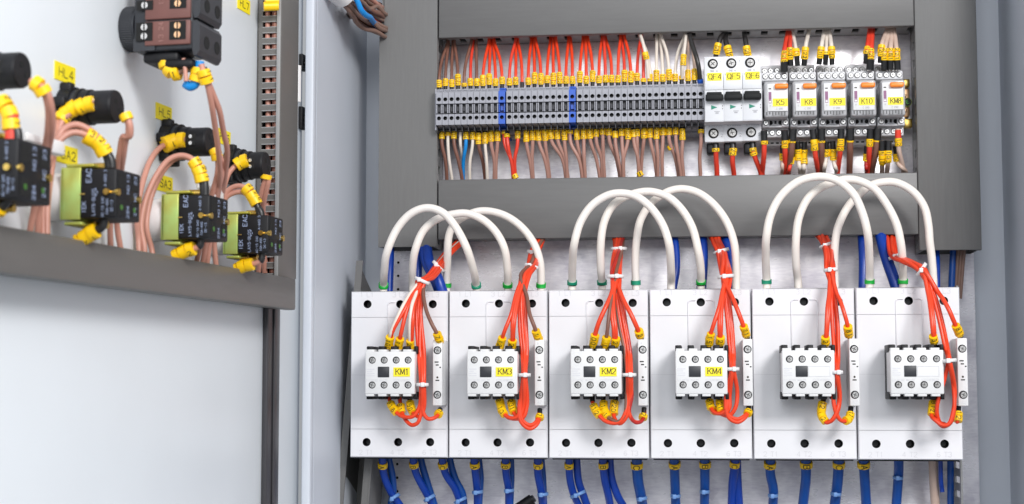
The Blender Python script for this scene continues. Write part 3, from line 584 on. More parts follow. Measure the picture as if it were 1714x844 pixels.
# ------------------------------------------------------------------ relays on sockets
RL = [(1275, 1320.5, 'K5', 1.5), (1322, 1368, 'K8', 1.0), (1369.5, 1417, 'K9', 0.4), (1418.5, 1466, 'K10', -.5), (1467.5, 1514, 'KM8', -1)]
for i, (xa, xb, nm, dy) in enumerate(RL):
    t = None; xm = (xa + xb) / 2
    xw = PL.rect(xa, 100, xb, 250, .045); xc = (xw[0] + xw[1]) / 2; hw = (xw[1] - xw[0]) / 2 - .0003
    z = lambda y, d: PL.at(xm, y + dy, d)[1]
    t = thing('plug_in_relay', 'smoky plug in relay on grey socket with yellow sticker %s' % nm, 'relay', (xc, z(242, .02), 0), group='relays on the rail')
    m = MB().box(xc - hw, xc + hw, z(243, .024), z(108, .024), .006, .024, rgrey, .001)
    m.box(xc - hw, xc + hw, z(134, .040), z(119.5, .040), .0241, .040, rgrey, .001)
    m.box(xc - hw, xc + hw, z(228, .040), z(213, .040), .0241, .038, rgrey, .001).box(xc - hw, xc + hw, z(212, .046), z(208.5, .046), .0241, .0458, rgrey, .0006)
    for sgn in (-1, 1):
        x0 = xc + sgn * hw; x1 = x0 - sgn * .0063
        m.box(x0, x1, z(211, .047), z(196.5, .047), .0241, .047, rgrey, .0008)
    m.box(xc - hw + .0064, xc + hw - .0064, z(211, .044), z(197, .044), .0241, .043, rgrey, .0006)
    for k in range(5): m.box(xc - hw + (k * 2 * hw / 4.6) + .0003, xc - hw + (k * 2 * hw / 4.6) + .0008, z(119.4, .040), z(112, .040), .0241, .030, rgrey)
    for k in range(2):
        cx_ = xc + (-.0005 + k * .0035 - .004); 
    for q in (-.0042, .0042): m.rod((xc + q, z(204, .044), .0431), (xc + q, z(204, .044), .0434), .0018, hole_m, n=14)
    m.box(xc - .0009, xc + .0009, z(206, .044), z(196, .044), .0431, .0440, tdark)
    for q in (-.55, -.2, .2, .55): m.box(xc + hw * q - .0013, xc + hw * q + .0013, z(239.5, .024), z(237, .024), .0241, .0243, hole_m)
    cs = [(xc + hw * q, z(117, .024), .0241) for q in (-.72, -.25, .25, .72)] + [(xc + hw * q, z(126.5, .040), .0401) for q in (-.72, -.25, .25, .72)]
    cs += [(xc + hw * q, z(204, .047), .0471) for q in (-.74, .74)] + [(xc + hw * q, z(221, .038), .0381) for q in (-.72, -.25, .25, .72)]
    for c in cs: m.rod((c[0], c[1], c[2] - .0002), (c[0], c[1], c[2] + .00012), .0027, mat('relay_hole_grey', (.15, .15, .155), .5), n=16)
    m.build('socket', t)
    c = MB().box(xc - hw + .0012, xc + hw - .0012, z(196, .060), z(135.5, .060), .0241, .0640, rclear, .0022, 3)
    for q in range(7): c.box(xc - .009 + q * .0026, xc - .0078 + q * .0026, z(190, .064) - random.uniform(0, .0015), z(186, .064), .0640, .0644, mat('vent_grey', (.12, .12, .125), .5))
    c.build('relay_case', t)
    lx = PL.rect(xa + 9.5, 138.5 + dy, xb - 1.8, 184.5 + dy, .066)
    l = MB().box(lx[0], lx[1], lx[2], lx[3], .0641, .0652, white2, .0004)
    W = lx[1] - lx[0]; H = lx[3] - lx[2]
    l.box(lx[0] + W * .06, lx[0] + W * .20, lx[2] + H * .42, lx[2] + H * .70, .0652, .0654, mauve); l.text('0', (lx[0] + W * .13, lx[2] + H * .20, .0654), (1, 0, 0), (0, 1, 0), .0012, faint, w=.2)
    l.box(lx[0] + W * .06, lx[0] + W * .20, lx[2] + H * .29, lx[2] + H * .41, .0652, .0653, mauve); l.box(lx[0] + W * .08, lx[0] + W * .18, lx[2] + H * .31, lx[2] + H * .38, .0653, .0654, white2)
    l.box(lx[0] + W * .07, lx[0] + W * .19, lx[2] + H * .80, lx[2] + H * .84, .0652, .0654, inkn)
    l.text('C 250V', (lx[0] + W * .62, lx[2] + H * .09, .0654), (1, 0, 0), (0, 1, 0), .0014, faint, w=.16, sx=.9)
    l.build('label_plate', t)
    o = MB().box(lx[0] + W * .36, lx[1] + .0004, lx[3] - H * .20, lx[3] - H * .015, .0653, .0690, orange, .0014, 3); o.build('test_lever', t)
    s = MB().box(lx[0] + W * .26, lx[1] - W * .005, lx[2] + H * .175, lx[2] + H * .46, .0653, .0655, sty)
    s.text(nm, (lx[0] + W * .64, lx[2] + H * .32, .06553), (1, 0, 0), (0, 1, 0), .0043, inkn, w=.15, gap=1.3, serif=True, sx=.95 if len(nm) < 3 else .85); s.build('sticker', t)
    screws(PL, cs, .0026, t, recess=False, material=steelm)
Z5 = Z(1340, 30, 3.125)
def relw(pts, r, c, label, marks, fe=0, mr=.0031):
    wire(pts, r, c, label, marks, ferr_end=fe, group='wires at the relays', mr=mr)
def up(a, b, c, d=.040): return [(*(a[0], a[1] - 10), .022), (*a, .026), ((a[0] * .5 + b[0] * .5), (a[1] * .55 + b[1] * .45), .034), (*b, d), (*c, d - .003)]
for (a, b, c, r, col, mk, nm) in (
  (Z4(520, 35), Z4(497, 160), Z4(495, 262), .0026, 'red', '128', 'thick red wire dropping onto relay K5 from the duct above'),
  (Z4(528, 35), Z4(527, 130), Z4(530, 228), .0020, 'red', '123', 'thinner red wire landing between relays K5 and K8'),
  (Z4(537, 32), Z4(560, 150), Z4(568, 228), .0018, 'white', '1_', 'white wire right beside the red ones above relay K8'),
  (Z4(632, 30), Z4(612, 130), Z4(602, 228), .0018, 'white', '12_', 'white wire slanting left down to the middle of relay K8'),
  (Z5(46, 62), Z5(27, 150), Z5(18, 248), .0019, 'white', '21_', 'white wire slanting down to the right edge of relay K8'),
  (Z5(127, 60), Z5(110, 145), Z5(96, 245), .0019, 'white', '11_', 'leftmost white wire of the three above relay K9'),
  (Z5(140, 58), Z5(133, 180), Z5(130, 245), .0018, 'white', '1', 'middle white wire of the three above relay K9'),
  (Z5(148, 58), Z5(162, 155), Z5(165, 245), .0019, 'white', '21_', 'rightmost white wire of the three above relay K9'),
  (Z5(362, 55), Z5(348, 165), Z5(343, 240), .0020, 'red', '21', 'rear red wire of the pair above relay K10'),
  (Z5(375, 55), Z5(368, 170), Z5(363, 272), .0026, 'red', '121', 'thick front red wire of the pair above relay K10'),
  (Z5(455, 55), Z5(424, 145), Z5(418, 236), .0020, 'pale pink', '12_', 'leftmost pinkish wire of the four above relay KM8'),
  (Z5(466, 55), Z5(440, 170), Z5(437, 272), .0022, 'pale pink', '132', 'second pinkish wire from the left above relay KM8'),
  (Z5(477, 55), Z5(471, 168), Z5(470, 272), .0022, 'pale pink', '182', 'third pinkish wire from the left above relay KM8'),
  (Z5(487, 55), Z5(502, 175), Z5(507, 272), .0022, 'pale pink', '122', 'rightmost pinkish wire of the four above relay KM8')):
    relw(up(a, b, c, .046), r, col, nm, [(8.5 if len(mk) < 3 or r > .0021 else 6, mk)], 9.5)
def dn(e, m1, f, d=.050): return [(e[0], e[1] + 12, .024), (*e, .027), ((e[0] + m1[0]) / 2, (e[1] + m1[1]) / 2 , .038), (*m1, d - .004), (*f, d)]
for (e, m1, f, r, col, mk, nm) in (
  (Z4(376, 812), Z4(386, 700), Z4(386, 580), .0023, 'red', '7', 'red wire under the left edge of relay K5'),
  (Z4(500, 812), Z4(500, 690), Z4(497, 578), .0024, 'red', '31', 'red wire under the right edge of relay K5'),
  (Z4(484, 812), Z4(485, 740), Z4(486, 660), .0017, 'pale pink', '22', 'pale pink wire behind the red one under relay K5'),
  (Z4(515, 812), Z4(535, 690), Z4(543, 572), .0027, 'brown', '2', 'thick brown wire under the left edge of relay K8'),
  (Z4(517, 815), Z4(530, 760), Z4(540, 680), .0018, 'red', '12', 'thin red wire beside the brown one under relay K8'),
  (Z4(582, 810), Z4(573, 740), Z4(567, 640), .0019, 'white', '1_1', 'left white wire of the pair under relay K8'),
  (Z4(600, 810), Z4(604, 750), Z4(604, 640), .0019, 'white', '2_11', 'right white wire of the pair under relay K8'),
  (Z5(92, 808), Z5(78, 720), Z5(64, 583), .0023, 'red', '_12', 'red wire under the right edge of relay K8'),
  (Z5(107, 808), Z5(110, 690), Z5(109, 580), .0027, 'brown', '2', 'thick brown wire under the left edge of relay K9'),
  (Z5(122, 808), Z5(132, 740), Z5(134, 645), .0019, 'white', '27', 'left white wire of the pair under relay K9'),
  (Z5(188, 808), Z5(174, 755), Z5(168, 645), .0019, 'white', '2_1', 'right white wire of the pair under relay K9'),
  (Z5(194, 808), Z5(207, 700), Z5(212, 580), .0023, 'red', '112', 'red wire under the right edge of relay K9'),
  (Z5(256, 808), Z5(259, 680), Z5(260, 578), .0028, 'brown', '1', 'thick brown wire under the left edge of relay K10'),
  (Z5(352, 808), Z5(360, 690), Z5(365, 580), .0024, 'red', '12', 'red wire under the right edge of relay K10'),
  (Z5(345, 808), Z5(343, 760), Z5(346, 670), .0018, 'dark red', '11', 'darker red wire behind the red one under relay K10'),
  (Z5(372, 808), Z5(395, 690), Z5(405, 578), .0027, 'brown', '1', 'thick brown wire under the left edge of relay KM8'),
  (Z5(426, 808), Z5(427, 730), Z5(426, 642), .0021, 'pale pink', '6_12', 'left pinkish wire of the pair under relay KM8'),
  (Z5(452, 808), Z5(458, 750), Z5(460, 642), .0021, 'pale pink', '103', 'right pinkish wire of the pair under relay KM8'),
  (Z5(540, 808), Z5(514, 690), Z5(509, 580), .0022, 'pale pink', '12', 'pinkish wire with red tip at the right edge of relay KM8'),
  (Z5(552, 808), Z5(508, 760), Z5(495, 670), .0018, 'pale pink', '12', 'pinkish wire behind the red tipped one near the right duct')):
    fe = 10.5 if r > .0020 else 8.5
    if 'red tip' in nm and 'tipped' not in nm: wire(dn(e, m1, f), r, col, nm, [(8.5, mk)], group='wires at the relays', mr=.0031, rings=[(1, WC['red']), (4, WC['red'])])
    else: relw(dn(e, m1, f, .050 if r > .0020 else .041), r, col, nm, [(fe - 1.5, mk)], fe)
# ================================================================== contactors
CF, AF, KF = .095, .140, .126
cx0, cx1 = PL.at(585.5, 630, CF)[0], PL.at(1610.8, 630, CF)[0]; PITCHC = (cx1 - cx0) / 6
cz1, cz0 = PL.at(1098, 484.5, CF)[1], PL.at(1098, 768, CF)[1]
CI = 3; ccx = cx0 + PITCHC * (CI + .5); hwc = PITCHC / 2 - .0006
CNAMES = ['KM1', 'KM3', 'KM2', 'KM4', None, None]
def clabel(i):
    if CNAMES[i]: return 'big white contactor carrying the yellow sticker %s' % CNAMES[i]
    return 'big white contactor with blank name field, %s' % ('next to the one lettered KM4' if i == 4 else 'last of the row at the right')
con = thing('contactor', clabel(CI), 'contactor', (ccx, cz0, 0), group='big contactors in a row')
q = lambda px, py, d=CF: PL.at(px, py, d)
m = MB()
x0, x1 = ccx - hwc, ccx + hwc
rows = [cz1, q(1170, 528)[1], q(1170, 720)[1], cz0]
ht = [q(x, 506)[:2] for x in (1116, 1173, 1230)]; hb = [q(x, 742)[:2] for x in (1118, 1173, 1229)]; hr = .0036
FB = CF - .0016
for hs, za, zb in ((ht, rows[1], cz1 - .0008), (hb, cz0 + .0008, rows[2])):
    xs = [x0 + .0008, (hs[0][0] + hs[1][0]) / 2, (hs[1][0] + hs[2][0]) / 2, x1 - .0008]
    for k in range(3):
        m.cell(xs[k], xs[k + 1], za, zb, hs[k][0], hs[k][1], hr, CF, white, 24); m.cup(hs[k][0], hs[k][1], hr, CF, .012, black, 24)
        m.rod((hs[k][0], hs[k][1], CF - .0115), (hs[k][0], hs[k][1], CF - .0100), .0026, charc, n=12)
m.box(x0, x1, cz0, cz1, .045, CF - .0135, white, .0006)
m.box(x0, x1, rows[2], rows[1], CF - .0134, FB - .0003, white)
for za, zb in ((rows[1], cz1), (cz0, rows[2])):
    m.box(x0, x0 + .0012, za, zb, CF - .0134, FB - .0003, white).box(x1 - .0012, x1, za, zb, CF - .0134, FB - .0003, white)
m.box(x0 + .0012, x1 - .0012, cz1 - .0012, cz1, CF - .0134, FB - .0003, white).box(x0 + .0012, x1 - .0012, cz0, cz0 + .0012, CF - .0134, FB - .0003, white)
m.box(x0 + .0008, x1 - .0008, rows[2] + .0003, rows[1] - .0003, FB, CF, white)
for s in (0, 1):                                  # chamfered rim round the front
    xa, xb = (x0, x0 + .0008) if s == 0 else (x1, x1 - .0008)
    m.add([(xa, cz0, FB - .0003), (xa, cz1, FB - .0003), (xb, cz1 - .0008, CF), (xb, cz0 + .0008, CF)], [(0, 1, 2, 3)], white)
    za, zb = (cz0, cz0 + .0008) if s == 0 else (cz1, cz1 - .0008)
    m.add([(x0, za, FB - .0003), (x1, za, FB - .0003), (x1 - .0008, zb, CF), (x0 + .0008, zb, CF)], [(0, 1, 2, 3)], white)
zs = q(1170, 627)[1]
m.box(x0 + .0004, x1 - .0004, zs - .00018, zs + .00018, CF, CF + .00012, emb)
for hs, names, dz in ((ht, ('1 L1', '3 L2', '5 L3'), .0083), (hb, ('2 T1', '4 T2', '6 T3'), -.0088)):
    for (hx, hz), tx_ in zip(hs, names): m.text(tx_, (hx - .0005, hz + dz, CF + .0001), (1, 0, 0), (0, 1, 0), .0040, emb, w=.12, gap=1.0)
# raised panel rim in the middle
fx0, fx1, fz1, fz0 = q(1151, 500)[0], q(1196, 500)[0], q(1170, 502)[1], q(1170, 590)[1]
m.build('housing', con)
m = MB(); w_ = .0008
m.box(fx0, fx0 + w_, fz0, fz1 - .003, CF, CF + .0011, white, .0003).box(fx1 - w_, fx1, fz0, fz1 - .003, CF, CF + .0011, white, .0003)
m.box(fx0 + .003, ht[1][0] - .0045, fz1 - w_, fz1, CF, CF + .0011, white, .0003).box(ht[1][0] + .0045, fx1 - .003, fz1 - w_, fz1, CF, CF + .0011, white, .0003)
m.tube([(fx0 + w_ / 2 + .0026 * (1 - math.cos(a)), fz1 - .003 + .0026 * math.sin(a), CF + .0004) for a in (0, .4, .8, 1.2, 1.57)], .0006, white, 6)
m.tube([(fx1 - w_ / 2 - .0026 * (1 - math.cos(a)), fz1 - .003 + .0026 * math.sin(a), CF + .0004) for a in (0, .4, .8, 1.2, 1.57)], .0006, white, 6)
m.build('raised_rim', con)
m = MB().box(x0 + .0004, x1 - .0004, cz0 + .002, cz1 - .001, .002, .0448, black, .001)
m.box(x0 + .002, x1 - .002, cz0 - .0016, cz0 + .001, .03, .085, black, .0006).box(x0 + .012, x1 - .012, cz1 - .0016, cz1 + .0008, .03, .084, black, .0006)
m.build('base', con)
# auxiliary contact block
ax0, ax1 = q(1130.5, 620, AF)[0], q(1217.5, 620, AF)[0]; az1, az0 = q(1173, 587, AF)[1], q(1173, 660, AF)[1]; aw = ax1 - ax0
m = MB().box(ax0, ax1, az0, az1, CF + .018, AF, white2, .0009)
zt_, zb2 = q(1173, 577.5, AF)[1], q(1173, 669, AF)[1]
for k in range(4):                                # castellations of the cover
    u = ax0 + aw * (k + .38) / 4.0
    m.box(u - aw * .085, u + aw * .085, az1 - .001, az1 + .0018, CF + .018, AF - .0006, white2, .0005).box(u - aw * .085, u + aw * .085, az0 - .0018, az0 + .001, CF + .018, AF - .0006, white2, .0005)
m.text('DILM150 XHI22', (ax0 + aw * .24, az0 + (az1 - az0) * .325, AF + .0001), (1, 0, 0), (0, 1, 0), .0017, emb, w=.15, sx=.9); m.text('XTCEXFBG22', (ax0 + aw * .74, az0 + (az1 - az0) * .325, AF + .0001), (1, 0, 0), (0, 1, 0), .0017, emb, w=.15, sx=.9)
lx, lz = ax0 + aw * .115, az0 + (az1 - az0) * .52
for k in range(4): m.box(lx - .0033, lx + .0033 - (.002 if k == 2 else 0), lz - .0035 + k * .0018, lz - .0026 + k * .0018, AF, AF + .00012, emb)
cs = [(ax0 + aw * (.145 + .241 * k), az0 + (az1 - az0) * f, AF + .0001) for f in (.80, .215) for k in range(4)]
for c in cs: m.rod((c[0], c[1], AF - .001), (c[0], c[1], AF + .00012), .0030, black, n=20)
aux = m.build('auxiliary_block', con)
m = MB().box(ax0 + .0005, ax1 + .0016, az0 + .001, az1 - .001, CF + .0005, CF + .0178, black, .0008)
for k in range(4):
    for zz_ in ((az1 - .002, zt_), (zb2, az0 + .002)):
        u = ax0 + aw * (k + .07) / 4.0 if k else ax0 + .0012
        m.box(u - .0014, u + .0040, zz_[0], zz_[1], CF + .006, AF - .007, black, .0007)
m.box(ax1 - .0018, ax1 + .0012, az1 - .002, zt_, CF + .006, AF - .007, black, .0007).box(ax1 - .0018, ax1 + .0012, zb2, az0 + .002, CF + .006, AF - .007, black, .0007)
m.build('clip_base', aux)
bw = q(1163, 622, AF); MB().box(bw[0] - aw * .115, bw[0] + aw * .115, bw[1] - aw * .105, bw[1] + aw * .105, AF - .001, AF + .0007, charc, .0004).build('window', aux)
screws(PL, cs, .0029, aux, recess=False)
# coil module at the right
kx0, kx1 = q(1243.5, 624, KF)[0], q(1260, 624, KF)[0]; kz1, kz0 = q(1252, 567.5, KF)[1], q(1252, 679.5, KF)[1]; kw = kx1 - kx0
m = MB().box(kx0, kx1, kz0, kz1, CF + .0005, KF, white2, .0007); H = kz1 - kz0; xm = (kx0 + kx1) / 2
for f, a, b in ((.665, -.30, .12), (.62, -.18, .14), (.583, .22, .38), (.385, -.2, .2)): m.box(xm + kw * a, xm + kw * b, kz0 + H * f - .0005, kz0 + H * f + .0005, KF, KF + .00015, ink)
m.rod((xm, kz0 + H * .43, KF), (xm, kz0 + H * .43, KF + .00015), .0009, inkn, n=12)
m.text('A1', (xm, kz0 + H * .945, KF + .0001), (1, 0, 0), (0, 1, 0), .0022, emb); m.text('A2', (xm, kz0 + H * .055, KF + .0001), (1, 0, 0), (0, 1, 0), .0022, emb)
kcs = [(xm, kz0 + H * .845, KF + .0001), (xm, kz0 + H * .165, KF + .0001)]
for c in kcs: m.rod((c[0], c[1], KF - .001), (c[0], c[1], KF + .00012), .0034, black, n=20)
coil = m.build('coil_module', con)
screws(PL, kcs, .0033, coil, recess=False)
cons = {CI: con}
for i in range(6):
    if i != CI: cons[i] = dup(con, ((i - CI) * PITCHC, 0, 0), clabel(i))
for i in range(6):
    dx = (i - CI) * PITCHC; s0 = ax0 + aw * .575 + dx; s1 = ax0 + aw * .905 + dx; za, zb = bw[1] - aw * .09, bw[1] + aw * .09
    if CNAMES[i]:
        b = MB().box(s0, s1, za, zb, AF - .0005, AF + .0005, sty); b.text(CNAMES[i], ((s0 + s1) / 2 + .0006, (za + zb) / 2 + .0003, AF + .00053), (1, 0, 0), (0, 1, 0), .0046, inkn, w=.15, gap=1.3, serif=True)
        b.build('sticker', cons[i])
    else:
        e = .0004; s0 -= .003; b = MB().box(s0, s1 + e, za - e, za, AF - .0003, AF + .0003, emb).box(s0, s1 + e, zb, zb + e, AF - .0003, AF + .0003, emb).box(s0, s0 + e, za, zb, AF - .0003, AF + .0003, emb).box(s1, s1 + e, za, zb, AF - .0003, AF + .0003, emb)
        b.build('name_field', cons[i])

# ------------------------------------------------------------------ white jumper loops
def conv(f, pts): return [f(*p) for p in pts]
J1, J5, J6 = Z(570, 330, 4.69), Z(900, 300, 4.02), Z(1240, 280, 3.67)
loops = [
 (conv(J1, [(335, 800), (337, 700), (345, 570), (365, 430), (450, 240), (560, 125), (680, 85), (800, 120), (900, 230), (990, 400), (1040, 560), (1066, 700), (1072, 800)]), .108, .070, 'first white jumper loop from the left, arching highest above contactor KM1', (green, teal)),
 (conv(J1, [(567, 800), (565, 690), (566, 560), (585, 420), (650, 265), (760, 172), (900, 132), (1000, 130), (1120, 180), (1220, 275), (1285, 400), (1310, 560), (1312, 700), (1313, 800)]), .090, .068, 'second white jumper loop from the left, its left end behind the red bundle', (None, green)),
 (conv(J1, [(830, 800), (832, 700), (838, 540), (852, 300), (890, 215), (960, 160), (1080, 113), (1190, 115), (1310, 155), (1430, 245), (1520, 370), (1565, 500), (1575, 620), (1573, 720), (1572, 800)]), .074, .066, 'third white jumper loop, ending beside the red bundle of contactor KM3', (green, green)),
 (conv(J5, [(231, 790), (232, 700), (235, 560), (247, 430), (290, 285), (370, 172), (480, 106), (570, 95), (660, 115), (760, 190), (840, 305), (882, 430), (897, 600), (898, 700), (898, 790)]), .108, .070, 'frontmost white jumper loop arching over contactor KM2', (teal, None)),
 (conv(J5, [(436, 790), (433, 700), (425, 600), (425, 430), (447, 290), (500, 185), (575, 125), (700, 86), (780, 87), (880, 122), (970, 205), (1040, 325), (1080, 480), (1097, 600), (1099, 700), (1099, 790)]), .090, .068, 'yellowed white jumper loop between contactors KM2 and KM4', (teal, green)),
 (conv(J5, [(661, 790), (660, 700), (657, 560), (667, 400), (692, 275), (760, 165), (830, 110), (900, 76), (980, 66), (1080, 92), (1180, 165), (1270, 285), (1322, 430), (1336, 580), (1335, 700), (1334, 790)]), .074, .066, 'rearmost white jumper loop reaching over contactor KM4', (teal, None)),
 (conv(J6, [(161, 790), (158, 690), (153, 560), (157, 430), (182, 300), (240, 185), (340, 95), (430, 63), (520, 60), (600, 86), (690, 162), (745, 275), (778, 400), (790, 560), (791, 690), (791, 790)]), .108, .070, 'tallest white jumper loop, starting on the contactor right of KM4', (teal, green)),
 (conv(J6, [(357, 790), (350, 690), (340, 600), (338, 460), (357, 310), (412, 192), (480, 132), (560, 97), (640, 76), (720, 82), (820, 132), (900, 235), (958, 355), (985, 480), (995, 600), (996, 690), (996, 790)]), .090, .068, 'yellow stained white jumper loop crossing behind the tallest loop', (None, green)),
 (conv(J6, [(577, 790), (576, 690), (574, 600), (578, 480), (597, 370), (652, 252), (720, 172), (800, 112), (880, 91), (960, 96), (1060, 152), (1127, 245), (1153, 360), (1160, 450), (1173, 560), (1182, 690), (1184, 790)]), .074, .066, 'rightmost white jumper loop, bending over the corner of the right duct', (None, None)),
]
for pts, dm, de, lab, rg in loops:
    n = len(pts); path = []
    for k, p in enumerate(pts):
        u = k / (n - 1); path.append((p[0], p[1], de + (dm - de) * min(1, 2.0 * math.sin(math.pi * (k - 1) / (n - 3))) if 1 < k < n - 2 else de))
    rings = []
    if rg[0]: rings.append((-10.2, rg[0]))
    if rg[1]: rings.append((10.2, rg[1]))
    wire(path, .00345, 'cream', lab, cat='jumper cable', group='white jumper loops above the contactors', name='jumper_cable', rings=rings, n=18, step=8)

# ------------------------------------------------------------------ orange red control bundles
A_, B_, C_ = Z(580, 480, 3.517), Z(910, 480, 3.517), Z(1250, 480, 3.377)
def bundle(route, tails, who, spread=.0030):
    base = [PL.at(*p) for p in route]; n = len(tails)
    for i, (conv_, pts, col, marks, fe, what, r) in enumerate(tails):
        ang = i * 2.399; rad = spread * math.sqrt((i + .5) / n) * 1.5; path = []
        for k, p in enumerate(base):
            f = 1.8 if k == 0 else 1.0
            path.append(Vector((p[0] + math.cos(ang + k * .5) * rad * f, p[1], p[2] + math.sin(ang + k * .5) * rad)))
        m_ = len(pts)
        for k, p in enumerate(pts):
            d = p[2] if len(p) > 2 else (.113 + .018 * math.sin(math.pi * min(1, (k + .6) / m_)) if k < m_ - 1 else .116)
            z3 = PL.at(*conv_(p[0], p[1]), d)
            path.append(Vector(z3))
        wire(path, r, col, what + ' ' + who, marks, ferr_end=fe, group='control wires at the contactors', px=False, mr=.0036, ring=.0041)
RR = .00172
g1 = 'at contactor KM1'
bundle([(774, 392, .028), (771, 403, .036), (751, 424, .055), (734, 446, .075), (717, 466, .100), (706, 471, .110)], [
 (A_, [(380, 35), (328, 120), (262, 270), (256, 300), (244, 385)], 'white', [(5.5, '001')], 6, 'outermost white wire fanning to the first top screw', .0016),
 (A_, [(392, 40), (345, 130), (272, 262), (262, 300), (249, 385)], 'orange', [], 0, 'red wire paired with the white one at the first top screw', .0017),
 (A_, [(400, 45), (358, 130), (322, 270), (314, 310), (297, 395)], 'orange', [(5.5, '121')], 6, 'red wire fanning to the second top screw', .0018),
 (A_, [(410, 40), (385, 110), (374, 200), (373, 300), (377, 390)], 'white', [(6, '12')], 6.5, 'inner white wire dropping to the third top screw', .0016),
 (A_, [(415, 50), (395, 130), (390, 210), (385, 300), (381, 390)], 'orange', [], 0, 'red wire paired with the inner white wire', .0017),
 (A_, [(420, 60), (412, 200), (424, 380), (438, 570, .136), (428, 710), (390, 764), (330, 764), (288, 735), (262, 695), (250, 655)], 'orange', [(6, '918')], 0, 'red wire looping under to the first bottom screw', RR),
 (A_, [(428, 60), (425, 200), (440, 380), (447, 570, .138), (440, 725), (420, 800), (385, 815), (348, 785), (325, 735), (312, 655)], 'orange', [(6, '91')], 0, 'red wire hanging in the lowest loop', RR),
 (A_, [(436, 60), (440, 200), (456, 380), (457, 570, .136), (455, 720), (430, 765), (398, 750), (380, 710), (370, 650)], 'orange', [(5, '190')], 6, 'red wire looping under to the third bottom screw', RR),
 (A_, [(440, 50), (435, 200), (432, 380), (447, 570, .132), (452, 740), (480, 778), (522, 770), (545, 745), (551, 722)], 'orange', [(5, '7')], 5.5, 'red wire bending to the foot of the coil module', RR),
 (A_, [(452, 40), (470, 140), (500, 215), (525, 262), (545, 310), (552, 332)], 'brown', [(4.5, '617')], 4.5, 'brown wire running to the head of the coil module', RR)], g1)
bundle([(903, 394, .028), (902, 404, .040), (895, 424, .060), (890, 445, .085), (878, 462, .105)], [
 (A_, [(1000, 40), (968, 165), (930, 262), (918, 300), (893, 388)], 'orange', [(5.5, '921')], 6, 'outer red wire fanning to the third top screw', RR),
 (A_, [(1010, 40), (985, 150), (976, 230), (976, 300), (975, 390)], 'orange', [(6, '22')], 6.5, 'red wire dropping to the fourth top screw', RR),
 (A_, [(1018, 40), (996, 150), (986, 230), (982, 300), (979, 390)], 'orange', [], 0, 'second red wire at the fourth top screw', .0017),
 (A_, [(1020, 50), (1020, 240), (1035, 400), (1040, 520, .136), (1028, 690), (1005, 765), (960, 772), (925, 745), (908, 700), (893, 640)], 'orange', [(4.5, '2_13')], 6, 'red wire looping under to the third bottom screw', RR),
 (A_, [(1030, 50), (1035, 240), (1048, 400), (1047, 520, .139), (1043, 700), (1020, 768), (990, 750), (975, 705), (965, 645)], 'orange', [(5, '231')], 6, 'red wire looping under to the fourth bottom screw', RR),
 (A_, [(1040, 50), (1050, 240), (1058, 400), (1054, 520, .136), (1064, 690), (1040, 770), (1000, 778), (950, 770), (925, 735), (900, 690)], 'orange', [], 0, 'red wire in the outer bend', RR),
 (A_, [(1046, 50), (1058, 240), (1062, 400), (1050, 520, .130), (1015, 720), (1030, 800), (1078, 836), (1120, 812), (1136, 770), (1138, 722)], 'orange', [(6, '7')], 6, 'red wire in the lowest loop towards the coil module', RR),
 (A_, [(1050, 50), (1055, 240), (1052, 400), (1042, 520, .132), (1022, 700), (1035, 785), (1078, 815), (1112, 800), (1130, 765), (1137, 722)], 'orange', [], 0, 'red wire just inside the lowest loop', RR),
 (A_, [(1062, 60), (1078, 160), (1102, 225), (1122, 280), (1137, 325)], 'brown', [(4.5, '111')], 4.5, 'brown wire running to the head of the coil module', RR)], 'at contactor KM3')
bundle([(1037, 390, .028), (1037, 402, .042), (1036, 417, .060), (1032, 439, .085), (1030, 463, .105)], [
 (B_, [(400, 40), (370, 110), (325, 210), (302, 285), (285, 382)], 'orange', [(6, '100')], 6, 'outer red wire fanning to the second top screw', .0020),
 (B_, [(405, 40), (390, 120), (376, 250), (368, 310), (353, 385)], 'brown', [(5.5, '11_')], 6, 'brown wire dropping to the third top screw', .0016),
 (B_, [(412, 40), (412, 150), (425, 260), (424, 310), (419, 385)], 'orange', [(8.5, '32')], 9, 'red wire dropping to the fourth top screw', .0018),
 (B_, [(405, 40), (400, 150), (412, 260), (414, 310), (416, 385)], 'orange', [], 0, 'second red wire at the fourth top screw', .0017),
 (B_, [(430, 50), (450, 200), (488, 400), (495, 520, .137), (495, 640), (478, 750), (440, 800), (370, 795), (320, 750), (292, 700), (285, 640)], 'orange', [(9, '812')], 6, 'red wire looping under to the second bottom screw', RR),
 (B_, [(425, 50), (440, 200), (480, 400), (490, 520, .132), (488, 640), (475, 760), (440, 795), (395, 780), (365, 750), (352, 700), (352, 640)], 'brown', [(6, '11_1')], 6, 'brown wire looping under to the third bottom screw', .0016),
 (B_, [(440, 50), (468, 200), (500, 400), (505, 520, .139), (505, 640), (495, 750), (450, 806), (420, 780), (412, 730), (428, 640)], 'orange', [(5.5, '220')], 6, 'red wire looping under to the fourth bottom screw', RR),
 (B_, [(448, 50), (478, 200), (510, 400), (515, 520, .137), (515, 640), (503, 740), (530, 792), (565, 798), (585, 775), (592, 715)], 'orange', [(6.5, '2')], 6.5, 'red wire bending to the foot of the coil module', RR),
 (B_, [(455, 50), (485, 220), (512, 400), (511, 520, .131), (520, 640), (505, 745), (540, 800), (575, 792), (590, 765), (597, 715)], 'dark red', [], 0, 'darker red wire bending to the foot of the coil module', .0015),
 (B_, [(450, 30), (475, 90), (510, 155), (545, 230), (562, 270), (574, 302)], 'orange', [(4.5, '12')], 4.5, 'red wire running to the head of the coil module', .0020)], 'at contactor KM2')
